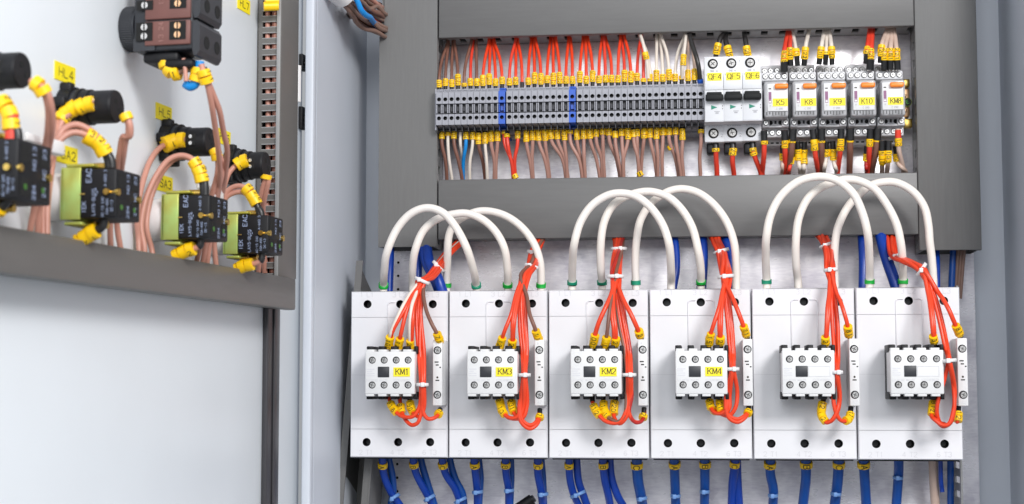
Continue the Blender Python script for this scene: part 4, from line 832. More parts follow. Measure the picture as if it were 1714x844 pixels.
bundle([(1193, 388, .028), (1197, 402, .042), (1207, 421, .060), (1212, 442, .085), (1215, 463, .105)], [
 (B_, [(1050, 40), (1030, 130), (998, 230), (980, 290), (970, 372)], 'orange', [(6.5, '151')], 6.5, 'outer red wire fanning to the third top screw', .0018),
 (B_, [(1055, 40), (1046, 150), (1043, 250), (1041, 300), (1040, 372)], 'orange', [(8, '12')], 8, 'red wire dropping to the fourth top screw', .0019),
 (B_, [(1050, 40), (1037, 150), (1033, 250), (1036, 300), (1037, 372)], 'orange', [], 0, 'second red wire at the fourth top screw', .0017),
 (B_, [(1065, 50), (1082, 220), (1098, 400), (1105, 485, .138), (1082, 630), (1078, 715), (1045, 746), (1000, 738), (978, 690), (968, 635)], 'orange', [(6, '81')], 6, 'red wire looping under to the third bottom screw', RR),
 (B_, [(1072, 50), (1092, 220), (1110, 400), (1112, 485, .140), (1095, 640), (1092, 720), (1062, 748), (1045, 720), (1037, 680), (1040, 635)], 'orange', [(6, '121')], 6, 'red wire looping under to the fourth bottom screw', RR),
 (B_, [(1080, 50), (1105, 220), (1120, 400), (1119, 485, .138), (1140, 620), (1128, 715), (1090, 760), (1050, 752), (1020, 735), (1000, 725)], 'orange', [(0, '1')], 0, 'red wire in the wide bend', RR),
 (B_, [(1085, 50), (1108, 220), (1118, 400), (1115, 485, .132), (1080, 650), (1085, 765), (1138, 798), (1185, 772), (1203, 740), (1208, 705)], 'orange', [(5.5, '1')], 6.5, 'red wire in the lowest loop towards the coil module', RR),
 (B_, [(1088, 50), (1100, 220), (1110, 400), (1108, 485, .131), (1072, 650), (1080, 745), (1135, 780), (1180, 762), (1200, 735), (1207, 705)], 'orange', [], 0, 'red wire just inside the lowest loop', .0016),
 (B_, [(1095, 30), (1118, 80), (1142, 140), (1172, 220), (1185, 260), (1198, 302)], 'orange', [(4.5, '917')], 4.5, 'red wire running to the head of the coil module', .0019)], 'at contactor KM4')
bundle([(1371, 386, .028), (1375, 396, .042), (1382, 411, .060), (1387, 432, .085), (1390, 452, .105)], [
 (C_, [(465, 40), (455, 120), (449, 250), (445, 300), (442, 350)], 'orange', [(8, '12')], 8, 'left red wire dropping to the fourth top screw', RR),
 (C_, [(470, 40), (466, 120), (456, 230), (450, 300), (445, 350)], 'orange', [], 0, 'second red wire at the fourth top screw', .0017),
 (C_, [(478, 40), (483, 200), (498, 400), (506, 483, .137), (488, 600), (500, 700), (530, 755), (565, 758), (582, 735), (588, 682)], 'orange', [(5.5, '11_')], 5.5, 'red wire crossing to the foot of the coil module', RR),
 (C_, [(490, 40), (508, 200), (514, 400), (510, 483, .140), (523, 620), (510, 705), (480, 755), (450, 768), (425, 735), (420, 700), (440, 615)], 'orange', [(6, '12__2')], 6, 'red wire crossing back to the fourth bottom screw', RR),
 (C_, [(497, 40), (514, 200), (518, 400), (515, 483, .135), (527, 640), (508, 720), (475, 762), (448, 758), (432, 725)], 'orange', [], 0, 'red wire in the tight bend', .0016),
 (C_, [(505, 30), (528, 80), (548, 140), (568, 210), (573, 250), (582, 287)], 'orange', [(4, '118')], 4.5, 'red wire running to the head of the coil module', RR)], 'at the contactor next to KM4')
bundle([(1487, 390, .028), (1491, 402, .045), (1499, 429, .068), (1521, 439, .095), (1544, 452, .110)], [
 (C_, [(1025, 40), (1040, 140), (1052, 250), (1056, 290), (1060, 343)], 'orange', [(8, '33')], 8, 'left red wire dropping to the fourth top screw', .0019),
 (C_, [(1035, 40), (1050, 140), (1060, 240), (1062, 290), (1064, 343)], 'orange', [], 0, 'second red wire at the fourth top screw', .0017),
 (C_, [(1050, 40), (1090, 180), (1125, 330), (1143, 418, .138), (1168, 560), (1172, 690), (1150, 770), (1110, 790), (1078, 760), (1072, 690), (1098, 570)], 'orange', [], 0, 'red wire making the big hanging loop', RR),
 (C_, [(1058, 40), (1100, 180), (1132, 330), (1148, 418, .141), (1176, 580), (1168, 700), (1140, 778), (1105, 782), (1060, 750), (1045, 735), (1048, 690), (1060, 615)], 'orange', [(5.5, '812')], 6, 'red wire looping round to the fourth bottom screw', RR),
 (C_, [(1048, 40), (1085, 180), (1118, 330), (1138, 418, .133), (1118, 520), (1088, 620), (1074, 700), (1090, 765), (1120, 778)], 'orange', [], 0, 'red wire closing the hanging loop', RR),
 (C_, [(1080, 30), (1112, 75), (1142, 130), (1168, 190), (1190, 240), (1207, 282)], 'orange', [(4, '118')], 4, 'red wire running to the head of the coil module', .0019),
 (C_, [(1052, 50), (1100, 250), (1138, 380), (1150, 440, .130), (1172, 560, .112), (1180, 720, .110), (1190, 765), (1198, 680)], 'orange', [(5.5, '12')], 6, 'red wire slipping behind the coil module', .0016)], 'at the last contactor')
for p, al, rx, rd, nm in (((734, 446, .075), (-.7, -.7), .0062, .006, 'white tie round the slanting red and white bundle above KM1'), ((706.5, 470, .110), (-.4, -.9), .0062, .006, 'white tie where the wires above KM1 fan out'),
  ((*A_(447, 577), .136), (0, 1), .0044, .0048, 'white tie on the red bundle beside sticker KM1'), ((890, 446, .084), (-.3, -1), .0058, .0058, 'white tie just above the fan of red wires over KM3'), ((894, 424, .060), (-.3, -1), .0058, .0055, 'small tie under the duct on the bundle over KM3'),
  ((*A_(1048, 520), .136), (0, 1), .0044, .0048, 'white tie on the red bundle beside sticker KM3'), ((1036, 417, .060), (0, 1), .0066, .006, 'upper white tie on the bundle over KM2'), ((1030, 463, .105), (0, 1), .0066, .006, 'lower white tie on the bundle over KM2'),
  ((*B_(504, 519), .136), (0, 1), .0050, .005, 'white tie on the red bundle beside sticker KM2'), ((1207, 421, .060), (.3, -1), .0064, .006, 'upper white tie on the bundle over KM4'), ((1215, 463, .105), (.1, -1), .0062, .006, 'lower white tie on the bundle over KM4'),
  ((*B_(1113, 485), .136), (0, 1), .0046, .005, 'white tie on the red bundle beside sticker KM4'), ((1382, 411, .060), (.4, -1), .0050, .005, 'upper white tie on the thin bundle right of KM4'), ((1390.5, 452, .105), (.1, -1), .0052, .005, 'lower white tie on the thin bundle right of KM4'),
  ((*C_(510, 484), .137), (0, 1), .0040, .0045, 'white tie on the red bundle of the blank contactor next to KM4'), ((1499, 429, .068), (.4, -1), .0055, .005, 'white tie under the duct on the rightmost red bundle'), ((1542, 451, .108), (.8, -.6), .0058, .0055, 'white tie where the rightmost red bundle turns down'), ((*C_(1142, 418), .137), (.1, -1), .0055, .006, 'white tie holding the rightmost bundle to its coil module')):
    tie(p, al, rx, rd, nm)

# ------------------------------------------------------------------ blue power cables
def bl(path, r, c, lab, mk=None, group='blue power cables below the contactors', off=7):
    return wire(path, r, c, lab, [(off, mk, True)] if mk else [], cat='power cable', group=group, name='power_cable', mr=r * 1.22, ring=.0052, n=14)
for pts, r, lab, c in (
  ([(653.5, 395, .03), (653.5, 414, .035), (652.5, 450, .045), (651, 500, .05)], .0036, 'blue cable half hidden behind the first white loop from the left', 'blue'),
  ([(697, 395, .03), (698, 414, .035), (700, 445, .045), (698, 500, .05)], .0038, 'blue cable half hidden behind the second white loop from the left', 'blue'),
  ([(713, 395, .03), (714, 413, .04), (718, 438, .058), (732, 465, .075), (744, 500, .075)], .0050, 'thick blue cable slanting right above contactor KM1', 'blue'),
  ([(708, 395, .03), (708, 413, .04), (713, 440, .056), (727, 468, .070), (739, 500, .07)], .0042, 'blue cable hugging the thick slanting one above contactor KM1', 'blue'),
  ([(1126, 385, .03), (1129, 400, .035), (1132, 449, .045), (1124, 495, .05)], .0034, 'blue cable peeking out behind the frontmost loop over KM2', 'blue'),
  ([(1176, 385, .03), (1176, 400, .035), (1177, 440, .045), (1173, 495, .05)], .0044, 'blue cable left of the red bundle over KM4', 'blue'),
  ([(1212, 385, .03), (1215, 398, .035), (1223, 430, .045), (1229, 495, .05)], .0046, 'blue cable right of the red bundle over KM4', 'blue'),
  ([(1443, 385, .03), (1443, 395, .035), (1445, 433, .045), (1444, 495, .05)], .0040, 'straight blue cable behind the tallest loop at the last contactor', 'blue'),
  ([(1472, 385, .03), (1474, 394, .04), (1484, 433, .055), (1500, 480, .062), (1504, 500, .062)], .0050, 'thick blue cable slanting right behind the loop at the last contactor', 'blue'),
  ([(1567, 405, .03), (1568, 419, .03), (1569, 450, .04), (1569, 500, .05)], .0024, 'thin blue cable beside the rightmost white loop', 'blue'),
  ([(1596, 405, .02), (1595.5, 419, .02), (1594, 450, .02), (1592, 500, .02), (1591, 650, .02), (1591, 870, .02)], .0030, 'teal blue cable coming out of the right duct', 'teal blue')):
    bl(pts, r, c, lab, group='blue cables above the contactors')
for k, (a, b) in enumerate(((1604, 1598), (1609, 1603), (1614, 1607))):
    wire([(a, 400, .02), (a - .5, 420, .022), ((a + b) / 2 + .5, 450, .02), (b, 500, .018)], .0017, 'grey brown', ('left', 'middle', 'right')[k] + ' one of three brown wires under the corner of the right duct', group='brown wires under the right duct')
S7, S8 = Z(560, 700, 3.174), Z(1080, 700, 2.703)
def low(conv_, pts, r, c, lab, mk=None, d0=.058, d1=.036):
    n = len(pts); P = [(*conv_(pts[0][0], pts[0][1] - 40), d0)] + [(*conv_(*p), d0 + (d1 - d0) * k / (n - 1)) for k, p in enumerate(pts)]
    lx, ly = pts[-1]; kx, ky = pts[-2]; P.append((*conv_(lx + (lx - kx) * .5, ly + (ly - ky) * .5), d1))
    bl(P, r, c, lab, mk, off=10.5)
for conv_, pts, r, c, lab, mk, d0 in (
 (S7, [(255, 215), (262, 300), (298, 390), (345, 460)], .0034, 'blue', 'front blue cable under the left hole of contactor KM1', 'A', .060), (S7, [(288, 215), (306, 300), (312, 385), (300, 457)], .0032, 'teal blue', 'rear teal cable under the left hole of contactor KM1', None, .046),
 (S7, [(418, 215), (432, 290), (480, 385), (520, 460)], .0034, 'blue', 'front blue cable under the middle hole of contactor KM1', 'B', .060), (S7, [(458, 215), (492, 340), (530, 460)], .0032, 'teal blue', 'rear teal cable under the middle hole of contactor KM1', None, .046),
 (S7, [(572, 215), (590, 295), (640, 375), (672, 460)], .0034, 'blue', 'front blue cable under the right hole of contactor KM1', 'C', .060), (S7, [(612, 215), (640, 320), (680, 400), (688, 460)], .0032, 'teal blue', 'rear teal cable under the right hole of contactor KM1', None, .046),
 (S7, [(742, 215), (750, 300), (758, 380), (760, 460)], .0035, 'blue', 'front blue cable under the left hole of contactor KM3', 'A', .060), (S7, [(766, 215), (776, 320), (772, 390), (768, 460)], .0030, 'teal blue', 'rear teal cable under the left hole of contactor KM3', None, .046),
 (S7, [(908, 215), (912, 300), (924, 375), (926, 460)], .0034, 'blue', 'front blue cable under the middle hole of contactor KM3', 'B', .060), (S7, [(938, 215), (940, 310), (934, 460)], .0028, 'teal blue', 'rear teal cable under the middle hole of contactor KM3', None, .046),
 (S7, [(1080, 215), (1082, 300), (1100, 395), (1106, 460)], .0036, 'blue', 'front blue cable under the right hole of contactor KM3', 'C', .060), (S7, [(1100, 215), (1108, 310), (1114, 460)], .0028, 'teal blue', 'rear teal cable under the right hole of contactor KM3', None, .046),
 (S7, [(1246, 215), (1250, 320), (1270, 405), (1295, 460)], .0033, 'blue', 'left blue cable under the left hole of contactor KM2', 'A', .060), (S7, [(1286, 215), (1296, 335), (1320, 405), (1340, 460)], .0034, 'blue', 'right blue cable under the left hole of contactor KM2', None, .052),
 (S7, [(1424, 215), (1436, 330), (1452, 400), (1464, 460)], .0034, 'blue', 'left blue cable under the middle hole of contactor KM2', 'B', .060), (S7, [(1463, 215), (1472, 320), (1505, 415), (1530, 460)], .0034, 'blue', 'right blue cable under the middle hole of contactor KM2', None, .052),
 (S7, [(1606, 215), (1612, 330), (1625, 400), (1635, 460)], .0046, 'teal blue', 'thick blue cable under the right hole of contactor KM2', 'C', .060),
 (S8, [(131, 185), (134, 270), (138, 389)], .0042, 'teal blue', 'blue cable under the left hole of contactor KM4', 'A', .058), (S8, [(269, 185), (270, 300), (268, 389)], .0042, 'teal blue', 'blue cable under the middle hole of contactor KM4', 'B', .058),
 (S8, [(408, 185), (396, 290), (392, 389)], .0038, 'blue', 'left blue cable under the right hole of contactor KM4', 'C', .058), (S8, [(414, 185), (418, 300), (424, 389)], .0038, 'blue', 'right blue cable under the right hole of contactor KM4', None, .050),
 (S8, [(567, 185), (566, 250), (580, 325), (578, 389)], .0042, 'teal blue', 'kinked blue cable under the left hole of the contactor next to KM4', 'A', .058), (S8, [(727, 185), (727, 270), (722, 320), (714, 389)], .0044, 'teal blue', 'blue cable under the middle hole of the contactor next to KM4', 'B', .058),
 (S8, [(876, 185), (870, 290), (858, 389)], .0046, 'teal blue', 'blue cable under the right hole of the contactor next to KM4', 'C', .058), (S8, [(988, 185), (994, 290), (1000, 389)], .0044, 'teal blue', 'blue cable under the left hole of the last contactor', 'A', .058),
 (S8, [(1147, 185), (1146, 250), (1136, 389)], .0042, 'teal blue', 'blue cable under the middle hole of the last contactor', None, .058)):
    low(conv_, pts, r, c, lab, mk, d0)
low(S8, [(1302, 185), (1306, 290), (1312, 389)], .0040, 'pale pink', 'pinkish white cable hanging below the last contactor', None, .03, .02)
low(S8, [(1336, 185), (1338, 290), (1342, 320)], .0020, 'blue', 'thin dark blue cable end beside the pinkish cable', None, .035, .03)
for (x, y), al, rx, nm in ((S7(318, 422), (.6, -.8), .0072, 'KM1, lower left'), (S7(505, 425), (.5, -.8), .0075, 'the middle of KM1'), (S7(668, 437), (.4, -.8), .0080, 'the right hole of KM1'), (S7(760, 393), (.1, -1), .0062, 'the left hole of KM3'), (S7(927, 385), (.1, -1), .0056, 'the middle of KM3'), (S7(1107, 405), (.1, -1), .0062, 'the right hole of KM3'), (S7(1292, 405), (.4, -.9), .0098, 'the left hole of KM2'), (S7(1632, 428), (.2, -1), .0062, 'the right hole of KM2'),
   (S8(137, 353), (0, -1), .0055, 'the left hole of KM4'), (S8(269, 333), (0, -1), .0054, 'the middle hole of KM4'), (S8(578, 351), (0, -1), .0054, 'the contactor next to KM4, left'), (S8(862, 344), (-.1, -1), .0058, 'the contactor next to KM4, right'), (S8(1143, 270), (-.1, -1), .0054, 'the middle of the last contactor')):
    tie((x, y, .048), al, rx * .66, .0062, 'pale tie round the blue cable below ' + nm, material=mat('tie_pale_blue', (.14, .28, .58), .35))
a = PL.at(*S7(1050, 432), .03); b = PL.at(*S7(1005, 462), .03)
m = MB(); m.tube([a, Vector(a).lerp(Vector(b), .5), b, Vector(b) * 2 - Vector(a)], .0052, black, 14); m.tube([Vector(a) + (Vector(a) - Vector(b)) * .25, a], .0035, charc, 12)
tag(m.build('cable_sleeve'), 'stubby black cable sleeve lying between the blue cables of KM3 and KM2', 'cable sleeve')

# ------------------------------------------------------------------ harness at the top left
T5 = Z(560, 0, 6.492)
hb_ = [([(300, -60), (360, 20), (450, 60), (540, 110)], 'grey brown'), ([(230, -40), (320, 40), (380, 100), (460, 70), (545, 150)], 'grey brown'), ([(330, -60), (420, 10), (490, 80), (545, 105)], 'door brown'), ([(180, 30), (250, 110), (350, 130), (460, 190), (545, 230)], 'grey brown'),
 ([(150, 40), (240, 150), (330, 220), (430, 240), (545, 300)], 'grey brown'), ([(130, 50), (200, 140), (330, 240), (440, 300), (545, 370)], 'brown'), ([(120, 60), (180, 160), (270, 250), (400, 330), (545, 385)], 'grey brown'), ([(110, 60), (200, 170), (250, 260), (330, 315), (450, 340), (535, 395)], 'grey brown'),
 ([(200, 40), (300, 100), (400, 200), (470, 220), (545, 262)], 'red'), ([(260, -30), (330, 60), (430, 130), (500, 160), (545, 200)], 'brown'), ([(160, 20), (230, 60), (290, 170), (380, 200), (480, 300), (545, 330)], 'grey brown'), ([(100, 60), (160, 110), (140, 160), (95, 190)], 'grey brown'), ([(110, 55), (170, 120), (180, 190), (150, 150)], 'grey brown')]
for k, (pts, c) in enumerate(hb_):
    n = len(pts); loose = k >= 11
    wire([(*T5(*p), .115 - .075 * i / (n - 1) + .012 * math.sin(k * 2.1)) for i, p in enumerate(pts)] + ([] if loose else [(*T5(pts[-1][0] + 60, pts[-1][1] + 14), .026)]), .0020 if not loose else .0017, c,
         ('loose brown wire end curling out of the harness, %s' % ('nearer the wall' if k == 11 else 'nearer the plate')) if loose else ('%s wire of the harness entering the notch of the left duct, %s from top' % (c.replace('grey ', '').replace('door ', 'pale '), nth(k + 1))), group='harness wires at the top left')
wire([(*T5(225, -30), .128), (*T5(255, 30), .126), (*T5(290, 110), .122), (*T5(340, 165), .112), (*T5(385, 190), .098), (*T5(430, 250), .07), (*T5(545, 350), .035)], .0025, 'sky blue', 'bright blue wire of the harness entering the notch of the left duct', group='harness wires at the top left')
for k, (pts, c) in enumerate(hb_[:11]):             # the rear layer of the same harness
    n = len(pts); jx, jy = 14 * math.sin(k * 1.7), -16 + 9 * math.cos(k * 2.3)
    wire([(*T5(p[0] + jx + 10 * math.sin(k + i * 2), p[1] + jy + 8 * math.cos(k * 3 + i * 2)), .100 - .070 * i / (n - 1) + .008 * math.cos(k * 2.7)) for i, p in enumerate(pts)] + [(*T5(pts[-1][0] + 60, pts[-1][1] + 4), .022)], .0018, ('grey brown', 'brown', 'pale brown')[k % 3],
         'brown wire deep inside the harness by the left duct notch, %s from top' % nth(k + 1), group='harness wires at the top left')
m = MB(); P = [PL.at(*T5(x, y), d) for x, y, d in ((-700, -1500, .215), (-420, -900, .19), (-140, -280, .165), (-40, -170, .150), (60, -100, .138), (112, -58, .132))]
m.tube(smooth_path(P), .0125, tiew, 18); tag(m.build('cable_sleeve'), 'thick white sleeve gathering the brown harness at the top left', 'cable sleeve')
# ================================================================== the open door
dl, dr = -1.05, DR.at(502.5, 600, 0)[0]
door = thing('cabinet_door', 'pale grey cabinet door swung open on the left', 'cabinet door', (dr, BOT, 0), DR)
m = MB(DR).box(dl, dr, BOT, TOP, -.016, 0, paint_lit, .0015); m.build('door_panel', door)
gx0, gx1 = DR.at(446.5, 640, .004)[0], DR.at(467.5, 640, .004)[0]
m = MB(DR).box(gx0, gx1, BOT, TOP, 0, .0045, gasket, .0014, 3); m.box(gx0 + .011, gx0 + .022, BOT, TOP, .0045, .0062, gasket, .0008); m.build('gasket', door)
# hinge
def zat(y, fr=PL, d=FRONT): return PL.at(498, y, d)[1]
hg = thing('hinge', 'white painted hinge barrel between the door and the cabinet edge', 'hinge', PL.at(498, 170, FRONT), PL)
hp = DR.at(498.6, 140, .006); dz = lambda y: DR.at(498.6, y, .006)[1]
MB(DR).rod((hp[0], dz(171), hp[2]), (hp[0], dz(110), hp[2]), .0026, tiew, n=16).build('barrel', hg)
m = MB(DR); b0 = DR.at(501.5, 140, .001)[0]
for a, b in ((82, 109.5), (171.5, 210)):
    m.box(b0, b0 + .010, dz(b), dz(a), .0002, .0035, black, .0006); m.rod((b0 + .006, (dz(a) + dz(b)) / 2, .0034), (b0 + .006, (dz(a) + dz(b)) / 2, .0046), .0024, steeld, n=12)
m.build('bracket', hg)
# vertical slotted duct on the door
vx0 = DR.at(428, 250, 0)[0]
lo, hi = .002, .08
for _ in range(40):
    md = (lo + hi) / 2
    if DR.at(466, 250, md)[0] > vx0: lo = md
    else: hi = md
VH = (lo + hi) / 2; vx1 = DR.at(494, 250, VH)[0]
t = thing('wiring_duct', 'slotted grey wiring duct standing upright on the door next to the hinge', 'wiring duct', (vx0, 0, 0), DR, 'grey wiring ducts')
zlo, zhi = DR.at(440, 462, .01)[1], .5
m = MB(DR).box(vx0, vx1, zlo, zhi, .0004, .0016, dductm)
z9 = [DR.at(448, 19 + 18.88 * k, VH * .6)[1] for k in range(-3, 25)]
sp = DR.at(448, 200, VH * .6)[1] - DR.at(448, 218.88, VH * .6)[1]; so = sp * .50
e0, e1 = VH * .24, VH * .94
def lad(x, xx):
    m.box(x, xx, zlo, zhi, .0004, e0, dductm); m.box(x, xx, zlo, zhi, e1, VH - .0004, dductm)
    z = DR.at(448, 462, VH * .6)[1] % sp
    k = 0; zc0 = DR.at(448, 19, VH * .6)[1] + 6 * sp
    while zc0 - k * sp > zlo:
        zc = zc0 - k * sp; m.box(x, xx, zc - sp + so / 2, zc - so / 2, e0, e1, dductm, .0)
        for zz_, s_ in ((zc - so / 2, -1), (zc + so / 2, 1)):
            m.box(x - .0002, xx, zz_ - .0003, zz_ + .0003, e0, e1, ductp)
        k += 1
lad(vx0, vx0 + .0016); m.box(vx1 - .0016, vx1, zlo, zhi, .0004, VH - .0004, dductm)
m.box(vx0 + .012, vx0 + .0125, zlo, zhi, .0016, VH - .001, hole_m); m.build('base', t)  # black sheet added behind the slots, standing for the shade inside
m = MB(DR).box(vx0 - .0012, vx1 + .001, zlo, zhi, VH, VH + .0018, dductm, .0007).box(vx0 - .0024, vx0 - .0012, zlo, zhi, VH - .0016, VH + .0014, ductp, .0004); m.build('cover', t)
for k in range(3):
    x = vx0 + .0042 + .0022 * (k % 2); hh = (.0072, .0118, .0140)[k]
    wire([(x, zlo + .003, hh), (x + .001, zlo + .10, hh + .001), (x - .0004, zlo + .19, hh), (x + .0006, zlo + .28, hh), (x, .48, hh)], .0021, 'door brown', 'brown wire inside the slotted door duct, %s from the door face' % nth(k + 1), fr=DR, px=False, group='wires inside the door duct')
c = DR.at(453, 4, VH * .8); m = MB(DR)
for k in range(3): m.rod((c[0] - .004, c[1] - .004 + k * .004, c[2] - .004 + k * .001), (c[0] + .001, c[1] - .003 + k * .004, c[2] + .006), .0036, yel, n=10)
tag(m.build('marker_sleeve'), 'clump of yellow marker sleeves at the top of the slotted door duct', 'cable marker')
# horizontal duct along the bottom
HH = .026
hz1, hz0 = DR.at(245, 421.5, HH)[1], DR.at(245, 487.5, HH)[1]; hx1 = DR.at(494.5, 500, HH)[0]
t = thing('wiring_duct', 'dark grey wiring duct running level across the door below the contact blocks', 'wiring duct', (-.3, hz0, 0), DR, 'grey wiring ducts')
m = MB(DR).box(dl + .1, hx1, hz0 + .002, hz1 - .002, .0004, .002, dductm)
ladder(m, 'x', dl + .1, hx1, hz0 + .002, dductm, d0=.0006, d1=HH - .0025, ga=.008, gb=.019, pitch=.0125, gap=.005); ladder(m, 'x', dl + .1, hx1, hz1 - .0036, dductm, d0=.0006, d1=HH - .0025, ga=.008, gb=.019, pitch=.0125, gap=.005)
m.build('base', t)
m = MB(DR).box(dl + .1, hx1, hz0, hz1, HH - .002, HH, dductm, .0009).box(dl + .1, hx1, hz0, hz0 + .0015, HH - .008, HH - .0021, dductm).box(dl + .1, hx1, hz1 - .0015, hz1, HH - .008, HH - .0021, dductm)
m.box(hx1, hx1 + .0016, hz0 + .001, hz1 - .001, .002, HH - .0005, dductm, .0006); m.build('cover', t)
# yellow name stickers on the door
for (px, py, tx_, lab) in ((108, 123, 'HL4', 'yellow door sticker lettered HL4, farthest left'), (273.5, 189.5, 'HL5', 'yellow door sticker lettered HL5 below the rotary switch'), (374, 230, 'HL6', 'yellow door sticker HL6 half hidden behind brown wires'), (407.5, 8, 'HL7', 'yellow door sticker lettered HL7 at the top edge'), (112, 260, 'SA2', 'yellow door sticker SA2 behind the second contact block'), (275, 308, 'SA3', 'yellow door sticker SA3 beside the third contact block'), (391, 340, 'SA4', 'yellow door sticker SA4 behind the last contact block')):
    c = DR.at(px, py, 0); w2 = .0125; h2 = .0054
    if tx_ == 'SA4': continue
    m = MB(DR).box(c[0] - w2, c[0] + w2, c[1] - h2, c[1] + h2, .0001, .0005, sty); m.text(tx_, (c[0] + .001, c[1], .00053), (1, 0, 0), (0, 1, 0), .0052, inkn, w=.13, sx=1.3)
    tag(m.build('name_sticker'), lab, 'sticker', 'yellow stickers on the door')
# indicator lamps
def px_of(fr, p):
    v = fr.w(p) - CAM; return CX + F_PX * v.dot(rgt) / v.dot(fwd), CY - F_PX * v.dot(upv) / v.dot(fwd), v.dot(fwd)
def lamp(bx, by, ex, hpx, fpx, label):
    c = DR.at(bx, by, 0); lo, hi = .005, .12
    for _ in range(40):
        L = (lo + hi) / 2
        if px_of(DR, (c[0], c[1], L))[0] < ex: lo = L
        else: hi = L
    dep = px_of(DR, (c[0], c[1], L))[2]; R = hpx / 2 * dep / F_PX; RF = fpx / 2 * px_of(DR, (c[0], c[1], .004))[2] / F_PX
    x, z = c[0], c[1]
    t = thing('indicator_lamp', label, 'indicator lamp', (x, z, 0), DR, 'indicator lamps on the door')
    m = MB(DR).rod((x, z, .0003), (x, z, .008), RF, black, n=40).rod((x, z, .008), (x, z, .011), RF * .88, charc, n=40).rod((x, z, .011), (x, z, .0125), RF * .93, black, n=40)
    for k in range(6):
        a = k * math.tau / 6 + .9; m.box(x + math.cos(a) * RF - .003, x + math.cos(a) * RF + .003, z + math.sin(a) * RF - .003, z + math.sin(a) * RF + .003, .0003, .0075, black, .001)
    m.build('fixing_nut', t)
    m = MB(DR); m.rod((x, z, .0125), (x, z, L - .0012), R, black, n=40).rod((x, z, L - .0012), (x, z, L), R, black, n=40, r2=R * .95)
    m.rod((x, z, .0125), (x, z, .018), R * 1.08, black, n=40)
    for a, hh in ((1.9, .55), (1.9, .68), (2.5, .55), (2.5, .68)):     # terminal pockets on the side
        ax, az = math.cos(a + 1.35) * R, math.sin(a + 1.35) * R
    m.build('body', t)
    m = MB(DR)
    for k in range(2):
        a = -.35 - .7 * k; cx2, cz2 = x + R * .48 * (1 if k == 0 else .0) - R * .1, z + R * (.18 if k == 0 else .30)
        m.rod((cx2 + (0 if k else .0), cz2 - (R * .35 if k == 0 else 0), L - .0004), (cx2, cz2 - (R * .35 if k == 0 else 0), L + .0002), R * .17, hole_m, n=16)
    # side pocket with two screws, facing the room
    for zz_ in (.25, -.20):
        m.box(x - R * 1.0, x - R * .86, z + R * zz_ - R * .18, z + R * zz_ + R * .18, L * .60, L * .60 + .006, hole_m, .0004)
        m.rod((x - R * 1.01, z + R * zz_, L * .60 + .003), (x - R * 1.0 + .0006 - .0012, z + R * zz_, L * .60 + .003), R * .13, steel, n=10)
    m.build('terminal_pocket', t)
    return x, z, R, L
LP1 = lamp(-52, 122, 38, 61, 76, 'black lamp body cut by the left edge of the photo')
LP2 = lamp(108, 182, 196, 56, 70, 'black lamp body under sticker HL4 with a double marker')
LP3 = lamp(277, 240, 352, 48.5, 66, 'black lamp body under sticker HL5 in the middle of the door')
LP4 = lamp(383, 278.5, 446, 45, 60, 'black lamp body nearest to the slotted door duct')
